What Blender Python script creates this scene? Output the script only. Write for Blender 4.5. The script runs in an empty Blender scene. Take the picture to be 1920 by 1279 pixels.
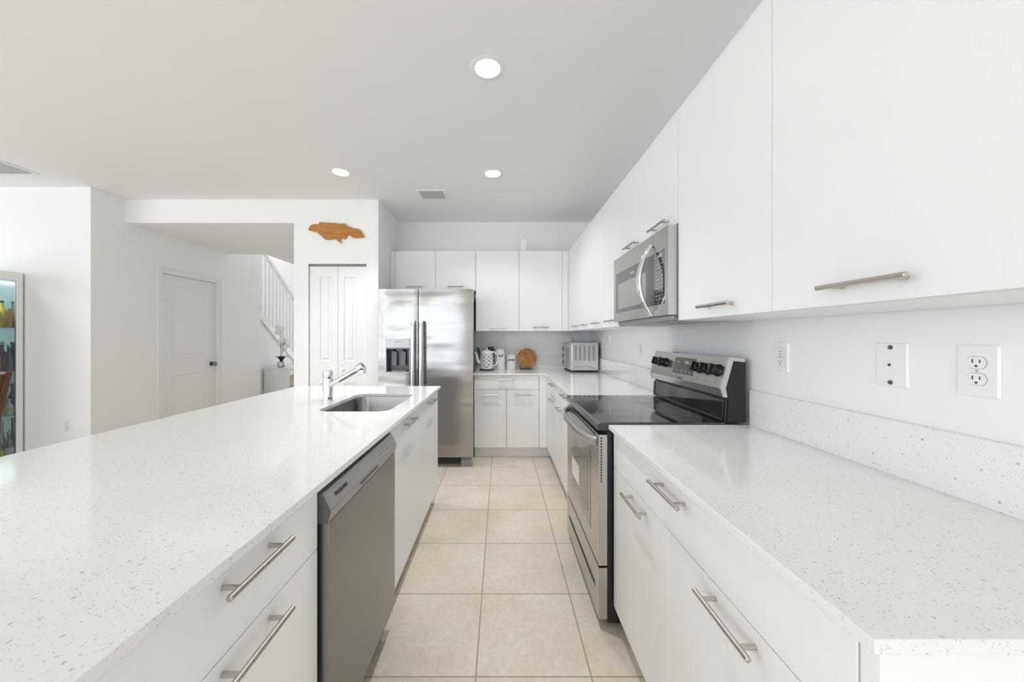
import bpy, bmesh, math, random
from mathutils import Vector, Matrix

S = bpy.context.scene
COL = S.collection
R = math.radians
random.seed(7)

# ------------------------------------------------------------------ camera
cd = bpy.data.cameras.new('camera')
cd.sensor_width = 36.0
cd.lens = 669.0 / 1920.0 * 36.0
cd.shift_x = 21.0 / 1920.0
cd.shift_y = -6.5 / 1920.0
cd.clip_start = 0.02
cam = bpy.data.objects.new('camera', cd)
cam.location = (0, 0, 1.30)
cam.rotation_euler = (R(90), 0, 0)
COL.objects.link(cam)
S.camera = cam

# ------------------------------------------------------------------ world, daylight, exposure
w = bpy.data.worlds.new('daylight')
S.world = w
w.use_nodes = True
bg = w.node_tree.nodes['Background']
bg.inputs['Color'].default_value = (0.92, 0.96, 1.0, 1)
bg.inputs['Strength'].default_value = 1.2


def area(name, loc, rot, sx, sy, energy, color=(1, 1, 1), spread=180):
    ld = bpy.data.lights.new(name, 'AREA')
    ld.shape = 'RECTANGLE'
    ld.size = sx
    ld.size_y = sy
    ld.energy = energy
    ld.color = color
    ld.spread = R(spread)
    o = bpy.data.objects.new(name, ld)
    o.location = loc
    o.rotation_euler = rot
    COL.objects.link(o)
    return o


# daylight through the glass doors behind the camera, the living room window and the upstairs landing
area('daylight_patio', (-3.9, -6.9, 1.30), (R(90), 0, 0), 6.4, 2.4, 98, (0.80, 0.885, 1.0))
area('daylight_living', (-7.25, -2.0, 1.45), (R(90), 0, R(-90)), 6.4, 2.0, 126, (0.79, 0.88, 1.0))
area('daylight_landing', (-4.3, 6.9, 4.9), (0, 0, 0), 1.2, 2.4, 32, (0.96, 0.98, 1.0))
for i_, (lx, ly) in enumerate(((-1.4, -4.2), (-4.4, -2.0), (-2.6, -5.6), (-5.0, -4.4))):
    area('living_fill', (lx, ly, 2.72), (0, 0, 0), .5, .5, 28, (.92, .95, 1))  # added fill lamps under the unseen ceiling behind the camera, no fixtures
area('hall_fill', (-3.0, 8.9, 1.3), (R(-90), 0, 0), 1.0, 1.8, 14, (0.94, 0.97, 1.0))  # added fill light brightening the hall; the end wall has no opening

vs = S.view_settings
vs.view_transform = 'Standard'
vs.look = 'None'
vs.gamma = 1.0
vs.use_curve_mapping = False
vs.exposure = 0.13
S.display_settings.display_device = 'sRGB'
S.cycles.use_denoising = True
S.cycles.max_bounces = 12
S.cycles.diffuse_bounces = 8
S.cycles.glossy_bounces = 6
S.cycles.transparent_max_bounces = 16
S.cycles.caustics_reflective = False
S.cycles.caustics_refractive = False
S.cycles.sample_clamp_indirect = 8.0


# ------------------------------------------------------------------ materials
def mat(name, color, rough=0.5, metal=0.0, **k):
    m = bpy.data.materials.new(name)
    m.use_nodes = True
    b = m.node_tree.nodes['Principled BSDF']
    b.inputs['Base Color'].default_value = (*color, 1)
    b.inputs['Roughness'].default_value = rough
    b.inputs['Metallic'].default_value = metal
    if 'emit' in k:
        b.inputs['Emission Color'].default_value = (*k.get('ecol', color), 1)
        b.inputs['Emission Strength'].default_value = k['emit']
    if 'trans' in k:
        b.inputs['Transmission Weight'].default_value = k['trans']
    if 'coat' in k:
        b.inputs['Coat Weight'].default_value = k['coat']
        b.inputs['Coat Roughness'].default_value = 0.03
    if 'spec' in k:
        b.inputs['Specular IOR Level'].default_value = k['spec']
    return m


def N(m, t, **k):
    n = m.node_tree.nodes.new(t)
    for a, v in k.items():
        setattr(n, a, v)
    return n


def L(m, a, b):
    m.node_tree.links.new(a, b)


def P_(m):
    return m.node_tree.nodes['Principled BSDF']


def pos(m, scale=(1, 1, 1), obj=False, loc=(0, 0, 0)):
    mp = N(m, 'ShaderNodeMapping')
    mp.inputs['Scale'].default_value = scale
    mp.inputs['Location'].default_value = loc
    if obj:
        L(m, N(m, 'ShaderNodeTexCoord').outputs['Object'], mp.inputs['Vector'])
    else:
        L(m, N(m, 'ShaderNodeNewGeometry').outputs['Position'], mp.inputs['Vector'])
    return mp.outputs['Vector']


def noise(m, vec, scale, detail=2.0, rough=0.5):
    n = N(m, 'ShaderNodeTexNoise')
    n.inputs['Scale'].default_value = scale
    n.inputs['Detail'].default_value = detail
    n.inputs['Roughness'].default_value = rough
    L(m, vec, n.inputs['Vector'])
    return n


def ramp(m, fac, stops):
    r = N(m, 'ShaderNodeValToRGB')
    e = r.color_ramp.elements
    e[0].position, e[0].color = stops[0][0], (*stops[0][1], 1)
    e[1].position, e[1].color = stops[-1][0], (*stops[-1][1], 1)
    for p, c in stops[1:-1]:
        x = e.new(p)
        x.color = (*c, 1)
    L(m, fac, r.inputs['Fac'])
    return r.outputs['Color']


def math_(m, op, a, b=None):
    n = N(m, 'ShaderNodeMath', operation=op)
    for i, x in enumerate((a, b)):
        if x is None:
            continue
        if isinstance(x, (int, float)):
            n.inputs[i].default_value = x
        else:
            L(m, x, n.inputs[i])
    return n.outputs[0]


def bump(m, h, strength, dist):
    b = N(m, 'ShaderNodeBump')
    b.inputs['Strength'].default_value = strength
    b.inputs['Distance'].default_value = dist
    L(m, h, b.inputs['Height'])
    L(m, b.outputs['Normal'], P_(m).inputs['Normal'])


def mix(m, fac, a, b):
    n = N(m, 'ShaderNodeMix', data_type='RGBA')
    for sock, x in ((n.inputs[0], fac), (n.inputs[6], a), (n.inputs[7], b)):
        if isinstance(x, (int, float)):
            sock.default_value = x
        elif isinstance(x, tuple):
            sock.default_value = (*x, 1)
        else:
            L(m, x, sock)
    return n.outputs[2]


def paint(name, col, rough=0.6, sc=90, st=0.08):
    m = mat(name, col, rough)
    n = noise(m, pos(m), sc, 3)
    bump(m, n.outputs['Fac'], st, 0.004)
    return m


WALL = paint('wall paint', (0.88, 0.88, 0.878), 0.55)
CEIL = paint('ceiling texture', (0.86, 0.86, 0.858), 0.8, 45, 0.15)
TRIM = mat('white trim paint', (0.84, 0.84, 0.835), 0.35)
PLASTIC = mat('white plastic', (0.86, 0.86, 0.86), 0.3)
PLDARK = mat('dark plastic', (0.05, 0.05, 0.052), 0.35)
SLOT = mat('outlet slot', (0.06, 0.06, 0.06), 0.6)

CAB = mat('white cabinet laminate', (0.87, 0.87, 0.868), 0.36)
_n = noise(CAB, pos(CAB, (90, 90, 2.2)), 2.0, 4, 0.6)
bump(CAB, _n.outputs['Fac'], 0.10, 0.003)
CARC = mat('white cabinet carcass', (0.72, 0.72, 0.72), 0.5)


def quartz():
    m = mat('white speckled quartz', (0.84, 0.838, 0.825), 0.10)
    b = P_(m)
    v = pos(m, (1, 1, 1))
    wob = noise(m, v, 160, 2)
    vv = N(m, 'ShaderNodeVectorMath', operation='MULTIPLY_ADD')
    L(m, wob.outputs['Color'], vv.inputs[0])
    vv.inputs[1].default_value = (0.006, 0.006, 0.006)
    L(m, v, vv.inputs[2])
    cur = (0.84, 0.838, 0.825)
    col = None
    for sc, dist, gate, dark in ((105, 0.25, 0.79, (0.41, 0.405, 0.39)), (270, 0.32, 0.72, (0.46, 0.455, 0.435)), (200, 0.34, 0.84, (0.66, 0.66, 0.65))):
        vo = N(m, 'ShaderNodeTexVoronoi')
        vo.inputs['Scale'].default_value = sc
        L(m, vv.outputs[0], vo.inputs['Vector'])
        sep = N(m, 'ShaderNodeSeparateColor')
        L(m, vo.outputs['Color'], sep.inputs[0])
        g = math_(m, 'GREATER_THAN', sep.outputs[0], gate)
        d = math_(m, 'LESS_THAN', vo.outputs['Distance'], math_(m, 'MULTIPLY', sep.outputs[1], dist * 1.3))
        f = math_(m, 'MULTIPLY', math_(m, 'MULTIPLY', g, d), math_(m, 'ADD', math_(m, 'MULTIPLY', sep.outputs[2], 0.6), 0.4))
        col = mix(m, f, cur if col is None else col, dark)
    L(m, col, b.inputs['Base Color'])
    return m


QUARTZ = quartz()


def floor_mat():
    m = mat('beige porcelain tile', (0.6, 0.54, 0.45), 0.32)
    b = P_(m)
    T = 0.4425
    v = pos(m, (1, 1, 1), loc=(0.0956 + T * 20, -1.367 + T * 20, 0))
    br = N(m, 'ShaderNodeTexBrick')
    br.offset = 0.0
    br.squash = 1.0
    for k_, x in (('Scale', 1.0), ('Mortar Size', 0.0032), ('Mortar Smooth', 0.15), ('Brick Width', T), ('Row Height', T), ('Bias', 0.0)):
        br.inputs[k_].default_value = x
    br.inputs['Color1'].default_value = (0.0, 0.0, 0.0, 1)
    br.inputs['Color2'].default_value = (1, 1, 1, 1)
    L(m, v, br.inputs['Vector'])
    n1 = noise(m, pos(m), 3.2, 6, 0.62)
    n2 = noise(m, pos(m, (1, 1, 1)), 38, 4, 0.6)
    base = ramp(m, n1.outputs['Fac'], [(0.3, (0.625, 0.558, 0.462)), (0.5, (0.690, 0.626, 0.532)), (0.72, (0.748, 0.692, 0.604))])
    fine = ramp(m, n2.outputs['Fac'], [(0.3, (0.93, 0.93, 0.92)), (0.7, (1.05, 1.05, 1.04))])
    mu = N(m, 'ShaderNodeMix', data_type='RGBA', blend_type='MULTIPLY')
    mu.inputs[0].default_value = 1
    L(m, base, mu.inputs[6])
    L(m, fine, mu.inputs[7])
    # thin pale veins
    wv = noise(m, pos(m, (1.6, 0.9, 1)), 2.4, 3, 0.5)
    ve = ramp(m, math_(m, 'ABSOLUTE', math_(m, 'SUBTRACT', wv.outputs['Fac'], 0.5)), [(0.0, (1, 1, 1)), (0.006, (0, 0, 0))])
    vm = math_(m, 'MULTIPLY', ve, 0.28)
    c = mix(m, vm, mu.outputs[2], (0.84, 0.79, 0.71))
    tint = mix(m, br.outputs['Color'], (0.97, 0.96, 0.95), (1.03, 1.03, 1.03))
    mu2 = N(m, 'ShaderNodeMix', data_type='RGBA', blend_type='MULTIPLY')
    mu2.inputs[0].default_value = 1
    L(m, c, mu2.inputs[6])
    L(m, tint, mu2.inputs[7])
    fin = mix(m, br.outputs['Fac'], mu2.outputs[2], (0.40, 0.32, 0.235))
    L(m, fin, b.inputs['Base Color'])
    L(m, math_(m, 'ADD', math_(m, 'MULTIPLY', br.outputs['Fac'], 0.4), 0.32), b.inputs['Roughness'])
    bump(m, math_(m, 'SUBTRACT', 1.0, br.outputs['Fac']), 0.4, 0.002)
    return m


TILE = floor_mat()


def steel(name, col, rough, stretch=(2, 2, 300), wave=0.0):
    m = mat(name, col, rough, 1.0)
    n = noise(m, pos(m, stretch), 1.0, 3)
    L(m, math_(m, 'ADD', math_(m, 'MULTIPLY', n.outputs['Fac'], 0.12), rough - 0.06), P_(m).inputs['Roughness'])
    if wave:
        n2 = noise(m, pos(m, (0.6, 1.0, 2.6)), 2.6, 1)
        bump(m, n2.outputs['Fac'], wave, 0.03)
    return m


FRIDGE = steel('brushed fridge steel', (0.365, 0.357, 0.345), 0.21, (2, 2, 260), 0.35)
FHANDLE = steel('brushed handle steel', (0.62, 0.62, 0.63), 0.28, (2, 2, 260))
STEEL = steel('brushed appliance steel', (0.56, 0.55, 0.53), 0.30, (3, 3, 260))
DWSTEEL = steel('dishwasher steel', (0.305, 0.305, 0.305), 0.34, (260, 3, 3))
DWGREY = mat('grey dishwasher console', (0.42, 0.41, 0.40), 0.4, 0.75)
DWSIDE = mat('dark grey console side', (0.13, 0.13, 0.135), 0.5)
SINK = steel('sink steel', (0.30, 0.295, 0.285), 0.26, (3, 260, 3))
NICKEL = steel('brushed nickel', (0.56, 0.53, 0.49), 0.27, (4, 4, 4))
CHROME = mat('chrome', (0.86, 0.86, 0.87), 0.06, 1.0)
BRONZE = mat('dark pewter', (0.20, 0.19, 0.18), 0.3, 1.0)
BLACK = mat('black enamel', (0.012, 0.012, 0.013), 0.32)
BGLASS = mat('black ceramic glass', (0.012, 0.012, 0.012), 0.045, 0, spec=0.8, coat=0.5)
OVGLASS = mat('smoked oven glass', (0.085, 0.078, 0.07), 0.06, 0, spec=0.9, coat=0.6)
MWGLASS = mat('dark mirrored control glass', (0.20, 0.196, 0.19), 0.05, 0.8, spec=0.9, coat=0.6)
OVGLASS2 = mat('dark inner glass', (0.03, 0.028, 0.026), 0.06, 0, spec=0.9, coat=0.4)
RINGM = mat('printed burner ring', (0.25, 0.24, 0.23), 0.3)
CAVITY = mat('dark grey dispenser plastic', (0.09, 0.09, 0.095), 0.22)
GREYPL = mat('silver grey plastic', (0.50, 0.51, 0.52), 0.35, 0.3)
FRIDGESIDE = mat('grey fridge cabinet', (0.30, 0.30, 0.30), 0.45, 0.3)
INK = mat('black ink', (0.02, 0.02, 0.02), 0.5)
GREYINK = mat('grey print', (0.16, 0.16, 0.16), 0.5)
WHITEINK = mat('white print', (0.8, 0.8, 0.8), 0.5)
DIGITS = mat('lit green digits', (0.4, 0.45, 0.1), 0.5, emit=0.5, ecol=(0.55, 0.6, 0.12))
LAMP = mat('lit lamp diffuser', (1, 1, 1), 0.4, emit=9.0, ecol=(1.0, 0.985, 0.95))
CERAM = mat('white glazed ceramic', (0.83, 0.83, 0.815), 0.12)
PAPER = mat('white paper', (0.82, 0.82, 0.81), 0.6)
ORANGEP = mat('orange strip', (0.65, 0.2, 0.05), 0.6)


def wood(name, a, b_, stretch, rough=0.4, obj=False, sc=6):
    m = mat(name, a, rough)
    n = noise(m, pos(m, stretch, obj), sc, 5, 0.6)
    L(m, ramp(m, n.outputs['Fac'], [(0.32, a), (0.68, b_)]), P_(m).inputs['Base Color'])
    return m


ART = wood('orange varnished wood', (0.36, 0.135, 0.02), (0.56, 0.25, 0.045), (1, 1, 9), 0.35)
BOARD = wood('acacia wood', (0.27, 0.095, 0.022), (0.50, 0.225, 0.065), (7, 2, 2.5), 0.4)
WALNUT = wood('brown chair wood', (0.06, 0.024, 0.011), (0.135, 0.058, 0.028), (9, 9, 1.5), 0.3)
EDGEW = wood('light board edge', (0.16, 0.10, 0.065), (0.28, 0.19, 0.13), (7, 2, 2), 0.5)


def kettle_mat():
    m = mat('white enamel with grey lattice', (0.84, 0.84, 0.825), 0.15)
    tc = N(m, 'ShaderNodeTexCoord')
    sp = N(m, 'ShaderNodeSeparateXYZ')
    L(m, tc.outputs['Object'], sp.inputs[0])
    ang = math_(m, 'ARCTAN2', sp.outputs[1], sp.outputs[0])
    u = math_(m, 'MULTIPLY', ang, 8.0)
    v = math_(m, 'MULTIPLY', sp.outputs[2], 2 * math.pi / 0.046)
    f = math_(m, 'ADD', math_(m, 'COSINE', u), math_(m, 'COSINE', v))
    f2 = math_(m, 'MULTIPLY', math_(m, 'COSINE', math_(m, 'MULTIPLY', u, 2.0)), 0.18)
    a = math_(m, 'ABSOLUTE', math_(m, 'ADD', f, f2))
    line = math_(m, 'LESS_THAN', a, 0.22)
    band = math_(m, 'MULTIPLY', math_(m, 'GREATER_THAN', sp.outputs[2], -0.062), math_(m, 'LESS_THAN', sp.outputs[2], 0.085))
    L(m, mix(m, math_(m, 'MULTIPLY', line, band), (0.84, 0.84, 0.825), (0.12, 0.12, 0.125)), P_(m).inputs['Base Color'])
    return m


KETTLE = kettle_mat()


def pane(name, tint, refl=0.08):
    m = bpy.data.materials.new(name)
    m.use_nodes = True
    nt = m.node_tree
    nt.nodes.remove(P_(m))
    out = nt.nodes['Material Output']
    tr = N(m, 'ShaderNodeBsdfTransparent')
    tr.inputs['Color'].default_value = (*tint, 1)
    gl = N(m, 'ShaderNodeBsdfGlossy')
    gl.inputs['Roughness'].default_value = 0.02
    mx = N(m, 'ShaderNodeMixShader')
    fr = N(m, 'ShaderNodeFresnel')
    fr.inputs['IOR'].default_value = 1.45
    L(m, fr.outputs[0], mx.inputs[0])
    L(m, tr.outputs[0], mx.inputs[1])
    L(m, gl.outputs[0], mx.inputs[2])
    L(m, mx.outputs[0], out.inputs['Surface'])
    return m


GLASS = pane('clear cabinet glass', (0.90, 0.95, 0.95))
MIRROR = mat('pale teal mirror back', (0.62, 0.72, 0.73), 0.10, 0.85)

# ------------------------------------------------------------------ mesh building
WLOC = {}


class M:
    def __init__(s):
        s.v, s.f, s.sm, s.mi = [], [], [], []
        s.cur = 0

    def add(s, vs_, fs, smooth=False):
        o = len(s.v)
        s.v += [Vector(a) for a in vs_]
        for f in fs:
            s.f.append([i + o for i in f])
            s.sm.append(smooth)
            s.mi.append(s.cur)
        return s

    def box(s, x0, x1, y0, y1, z0, z1, bev=0.0, seg=2):
        x0, x1 = sorted((x0, x1)); y0, y1 = sorted((y0, y1)); z0, z1 = sorted((z0, z1))
        if not bev:
            vs_ = [(x, y, z) for z in (z0, z1) for y in (y0, y1) for x in (x0, x1)]
            return s.add(vs_, [(0, 2, 3, 1), (4, 5, 7, 6), (0, 1, 5, 4), (2, 6, 7, 3), (0, 4, 6, 2), (1, 3, 7, 5)])
        bm = bmesh.new()
        bmesh.ops.create_cube(bm, size=1)
        for v in bm.verts:
            v.co = Vector(((x0 + x1) / 2 + v.co.x * (x1 - x0), (y0 + y1) / 2 + v.co.y * (y1 - y0), (z0 + z1) / 2 + v.co.z * (z1 - z0)))
        bmesh.ops.bevel(bm, geom=bm.edges[:], offset=bev, segments=seg, profile=0.5, affect='EDGES')
        return s.bm(bm)

    def bm(s, bm, smooth=False, mtx=None):
        bm.verts.index_update()
        vs_ = [(mtx @ v.co) if mtx else v.co.copy() for v in bm.verts]
        s.add(vs_, [[v.index for v in f.verts] for f in bm.faces], smooth)
        bm.free()
        return s

    def mesh(s, me, mtx=None, smooth=False):
        return s.add([(mtx @ v.co) if mtx else v.co.copy() for v in me.vertices], [list(p.vertices) for p in me.polygons], smooth)

    def tube(s, pts, r, n=14, caps=True, flat=None, up=None):
        pts = [Vector(p) for p in pts]
        k = len(pts)
        rs = r if isinstance(r, (list, tuple)) else [r] * k
        vs_, fs = [], []
        prev = None
        for i, p in enumerate(pts):
            t = (pts[min(i + 1, k - 1)] - pts[max(i - 1, 0)]).normalized()
            if up is not None:
                a = Vector(up) - t * t.dot(Vector(up))
                a.normalize()
            elif prev is None:
                a = t.orthogonal().normalized()
            else:
                a = (prev - t * prev.dot(t)).normalized()
            prev = a
            b = t.cross(a)
            for j in range(n):
                th = 2 * math.pi * j / n
                fb = 1.0 if flat is None else flat
                vs_.append(p + a * math.cos(th) * rs[i] + b * math.sin(th) * rs[i] * fb)
        for i in range(k - 1):
            for j in range(n):
                fs.append((i * n + j, i * n + (j + 1) % n, (i + 1) * n + (j + 1) % n, (i + 1) * n + j))
        s.add(vs_, fs, True)
        if caps:
            s.add([vs_[j] for j in range(n)], [list(range(n))[::-1]])
            s.add([vs_[(k - 1) * n + j] for j in range(n)], [list(range(n))])
        return s

    def cyl(s, p0, p1, r, r1=None, n=20):
        return s.tube([p0, p1], [r, r if r1 is None else r1], n)

    def lathe(s, prof, c=(0, 0, 0), n=36, mtx=None, smooth=True):
        vs_, fs = [], []
        for (r, z) in prof:
            for j in range(n):
                th = 2 * math.pi * j / n
                p = Vector((r * math.cos(th), r * math.sin(th), z))
                vs_.append(mtx @ p if mtx else p + Vector(c))
        k = len(prof)
        for i in range(k - 1):
            for j in range(n):
                fs.append((i * n + j, i * n + (j + 1) % n, (i + 1) * n + (j + 1) % n, (i + 1) * n + j))
        s.add(vs_, fs, smooth)
        for i in (0, k - 1):
            if prof[i][0] > 1e-6:
                s.add([vs_[i * n + j] for j in range(n)], [list(range(n))])
        return s

    def prism(s, poly, plane, a, b):
        def q(u, v, t):
            return {'xy': (u, v, t), 'xz': (u, t, v), 'yz': (t, u, v)}[plane]
        n = len(poly)
        vs_ = [q(u, v, a) for u, v in poly] + [q(u, v, b) for u, v in poly]
        fs = [list(range(n))[::-1], list(range(n, 2 * n))] + [(i, (i + 1) % n, n + (i + 1) % n, n + i) for i in range(n)]
        return s.add(vs_, fs)

    def ball(s, c, r, nu=16, nv=10):
        r = (r, r, r) if not isinstance(r, (tuple, list)) else r
        bm = bmesh.new()
        bmesh.ops.create_uvsphere(bm, u_segments=nu, v_segments=nv, radius=1)
        for v in bm.verts:
            v.co = Vector((c[0] + v.co.x * r[0], c[1] + v.co.y * r[1], c[2] + v.co.z * r[2]))
        return s.bm(bm, True)

    def build(s, name, material, parent=None, origin=None, merge=True):
        me = bpy.data.meshes.new(name)
        if origin is None:
            lo = Vector([min(v[i] for v in s.v) for i in range(3)])
            hi = Vector([max(v[i] for v in s.v) for i in range(3)])
            c = (lo + hi) / 2
            if parent is None:
                c.z = lo.z
        else:
            c = Vector(origin)
        me.from_pydata([v - c for v in s.v], [], s.f)
        me.polygons.foreach_set('use_smooth', s.sm)
        me.polygons.foreach_set('material_index', s.mi)
        bm = bmesh.new()
        bm.from_mesh(me)
        if merge:
            bmesh.ops.remove_doubles(bm, verts=bm.verts, dist=1e-6)
        bmesh.ops.recalc_face_normals(bm, faces=bm.faces)
        for e in bm.edges:
            if len(e.link_faces) == 2 and e.calc_face_angle(0) > 0.6:
                e.smooth = False
        bm.to_mesh(me)
        bm.free()
        for m_ in (material if isinstance(material, (list, tuple)) else [material]):
            me.materials.append(m_)
        me.update()
        o = bpy.data.objects.new(name, me)
        COL.objects.link(o)
        WLOC[o.name] = c
        if parent is not None:
            o.parent = parent
            o.location = c - WLOC[parent.name]
        else:
            o.location = c
        return o


def tag(o, label, cat, group=None):
    o['label'] = label
    o['category'] = cat
    if group:
        o['group'] = group
    return o


def thing(name, loc, label, cat, group=None):
    o = bpy.data.objects.new(name, None)
    o.empty_display_size = 0.05
    COL.objects.link(o)
    o.location = loc
    WLOC[o.name] = Vector(loc)
    return tag(o, label, cat, group)


def struct(o, label=None):
    o['kind'] = 'structure'
    if label:
        o['label'] = label
    return o


def copy_tree(o, delta, parent=None):
    c = o.copy()
    COL.objects.link(c)
    if parent is None:
        c.location = Vector(o.location) + Vector(delta)
    else:
        c.parent = parent
    for ch in list(o.children):
        copy_tree(ch, delta, c)
    return c


def plate(loops, thick, bevel=0.0):
    """filled 2D loops (outer first, holes after) as a slab centred on z=0"""
    cu = bpy.data.curves.new('t', 'CURVE')
    cu.dimensions = '2D'
    cu.fill_mode = 'BOTH'
    cu.extrude = thick / 2 - bevel
    cu.bevel_depth = bevel
    cu.bevel_resolution = 1
    for lp in loops:
        sp = cu.splines.new('POLY')
        sp.points.add(len(lp) - 1)
        for i, (a, b) in enumerate(lp):
            sp.points[i].co = (a, b, 0, 1)
        sp.use_cyclic_u = True
    return _tomesh(cu)


def _tomesh(cu):
    o = bpy.data.objects.new('t', cu)
    COL.objects.link(o)
    dg = bpy.context.evaluated_depsgraph_get()
    dg.update()
    me = bpy.data.meshes.new_from_object(o.evaluated_get(dg))
    bpy.data.objects.remove(o)
    bpy.data.curves.remove(cu)
    return me


def text(name, body, size, mtx, material, parent, shear=0.0, ext=0.0004, space=1.0, sx=1.0):
    cu = bpy.data.curves.new('t', 'FONT')
    cu.body = body
    cu.size = size
    cu.align_x = 'CENTER'
    cu.align_y = 'CENTER'
    cu.shear = shear
    cu.extrude = ext
    cu.resolution_u = 3
    cu.space_character = space
    me = _tomesh(cu)
    return M().mesh(me, mtx @ Matrix.Diagonal((sx, 1, 1, 1))).build(name, material, parent)


def rrect(x0, x1, y0, y1, r, n=8):
    pts = []
    for cx, cy, a0 in ((x1 - r, y1 - r, 0), (x0 + r, y1 - r, 90), (x0 + r, y0 + r, 180), (x1 - r, y0 + r, 270)):
        for i in range(n + 1):
            a = R(a0 + 90 * i / n)
            pts.append((cx + r * math.cos(a), cy + r * math.sin(a)))
    return pts


class Face:
    """a vertical face: u runs along it, n out of it"""
    def __init__(s, side, at):
        s.side, s.at = side, at

    def p(s, u, n, z):
        if s.side == 'R':
            return Vector((s.at - n, u, z))
        if s.side == 'L':
            return Vector((s.at + n, u, z))
        return Vector((u, s.at - n, z))

    def box(s, m, u0, u1, n0, n1, z0, z1, bev=0.0):
        a, b = s.p(u0, n0, z0), s.p(u1, n1, z1)
        return m.box(a.x, b.x, a.y, b.y, a.z, b.z, bev)

    def frame(s, u, n, z):
        """matrix: local x reads along the face for a viewer, local y up, local z out"""
        o = s.p(u, n, z)
        if s.side == 'R':
            x, zz = Vector((0, -1, 0)), Vector((-1, 0, 0))
        elif s.side == 'L':
            x, zz = Vector((0, 1, 0)), Vector((1, 0, 0))
        else:
            x, zz = Vector((1, 0, 0)), Vector((0, -1, 0))
        y = Vector((0, 0, 1))
        return Matrix(((x.x, y.x, zz.x, o.x), (x.y, y.y, zz.y, o.y), (x.z, y.z, zz.z, o.z), (0, 0, 0, 1)))


def slab(m, fc, us, zs, hole, n_back, nfun, smooth=False):
    """slab seen along a Face, with grid cells left open where hole(u, z) is true"""
    nu, nz = len(us), len(zs)
    fr = [[fc.p(u, nfun(u, z), z) for z in zs] for u in us]
    bk = [[fc.p(u, n_back, z) for z in zs] for u in us]
    idx = lambda i, j, b: (b * nu + i) * nz + j
    vs_ = [fr[i][j] for i in range(nu) for j in range(nz)] + [bk[i][j] for i in range(nu) for j in range(nz)]
    solid = lambda i, j: 0 <= i < nu - 1 and 0 <= j < nz - 1 and not hole((us[i] + us[i + 1]) / 2, (zs[j] + zs[j + 1]) / 2)
    ff, sf = [], []
    for i in range(nu - 1):
        for j in range(nz - 1):
            if not solid(i, j):
                continue
            ff.append((idx(i, j, 0), idx(i + 1, j, 0), idx(i + 1, j + 1, 0), idx(i, j + 1, 0)))
            sf.append((idx(i, j, 1), idx(i, j + 1, 1), idx(i + 1, j + 1, 1), idx(i + 1, j, 1)))
            for (a, b, k, l) in (((i, j), (i, j + 1), i - 1, j), ((i + 1, j), (i + 1, j + 1), i + 1, j), ((i, j), (i + 1, j), i, j - 1), ((i, j + 1), (i + 1, j + 1), i, j + 1)):
                if not solid(k, l):
                    sf.append((idx(*a, 0), idx(*b, 0), idx(*b, 1), idx(*a, 1)))
    o = len(m.v)
    m.v += vs_
    for f in ff:
        m.f.append([x + o for x in f]); m.sm.append(smooth); m.mi.append(m.cur)
    for f in sf:
        m.f.append([x + o for x in f]); m.sm.append(False); m.mi.append(m.cur)
    return m


def raised(m, fc, u0, u1, z0, z1, n=0.0):
    """moulded panel set into a slab opening"""
    rings = [(0, 0), (0.006, 0.002), (0.016, -0.007), (0.03, -0.007), (0.05, -0.001)]
    vs_ = []
    for ins, d in rings:
        for (u, z) in ((u0 + ins, z0 + ins), (u1 - ins, z0 + ins), (u1 - ins, z1 - ins), (u0 + ins, z1 - ins)):
            vs_.append(fc.p(u, n + d, z))
    fs = []
    for k in range(len(rings) - 1):
        for j in range(4):
            fs.append((k * 4 + j, k * 4 + (j + 1) % 4, (k + 1) * 4 + (j + 1) % 4, (k + 1) * 4 + j))
    b = (len(rings) - 1) * 4
    fs.append((b, b + 1, b + 2, b + 3))
    return m.add(vs_, fs)


def bar_handle(fc, uc, zc, length=0.19, parent=None):
    m = M()
    n = 0.034
    h = length / 2
    m.tube([fc.p(uc - h, n, zc), fc.p(uc - h + 0.0015, n, zc), fc.p(uc + h - 0.0015, n, zc), fc.p(uc + h, n, zc)], [0.0045, 0.006, 0.006, 0.0045], 16)
    for d in (-0.34, 0.34):
        m.cyl(fc.p(uc + d * length, -0.001, zc), fc.p(uc + d * length, n, zc), 0.005, n=12)
    return m.build('handle', NICKEL, parent)


def cabinet(name, label, fc, u0, u1, z0, z1, depth, fronts, cat='cabinet', group=None, kick=None, panels=(), top=False):
    """fronts: (kind, u0, u1, z0, z1, handle u, handle z)"""
    c = fc.p((u0 + u1) / 2, -depth / 2, 0 if kick else z0)
    root = thing(name, c, label, cat, group)
    b = M()
    t = 0.016
    fc.box(b, u0 + .001, u0 + t, -depth, -0.021, z0, z1)
    fc.box(b, u1 - t, u1 - .001, -depth, -0.021, z0, z1)
    fc.box(b, u0 + t, u1 - t, -depth, -0.021, z0, z0 + t)
    fc.box(b, u0 + t, u1 - t, -depth, -depth + t, z0 + t, z1)
    if top:
        fc.box(b, u0 + t, u1 - t, -depth + t, -0.021, z1 - t, z1)
    else:
        fc.box(b, u0 + t, u1 - t, -0.06, -0.021, z1 - 0.03, z1)
    b.build('cabinet_body', CARC if not top else CAB, root)
    for (kind, a0, a1, b0, b1, hu, hz) in fronts:
        d = fc.box(M(), a0 + .0015, a1 - .0015, -0.019, 0, b0 + .0015, b1 - .0015, 0.0012).build(kind, CAB, root)
        if hu is not None:
            bar_handle(fc, hu, hz, parent=d)
    if kick:
        k0, k1, kd = kick
        fc.box(M(), k0, k1, -kd - 0.016, -kd, 0.0, z0 - 0.001).build('toe_kick', CAB, root)
    for (pn, a0, a1, n0, n1, b0, b1) in panels:
        fc.box(M(), a0, a1, n0, n1, b0, b1, 0.001).build(pn, CAB, root)
    return root

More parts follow.
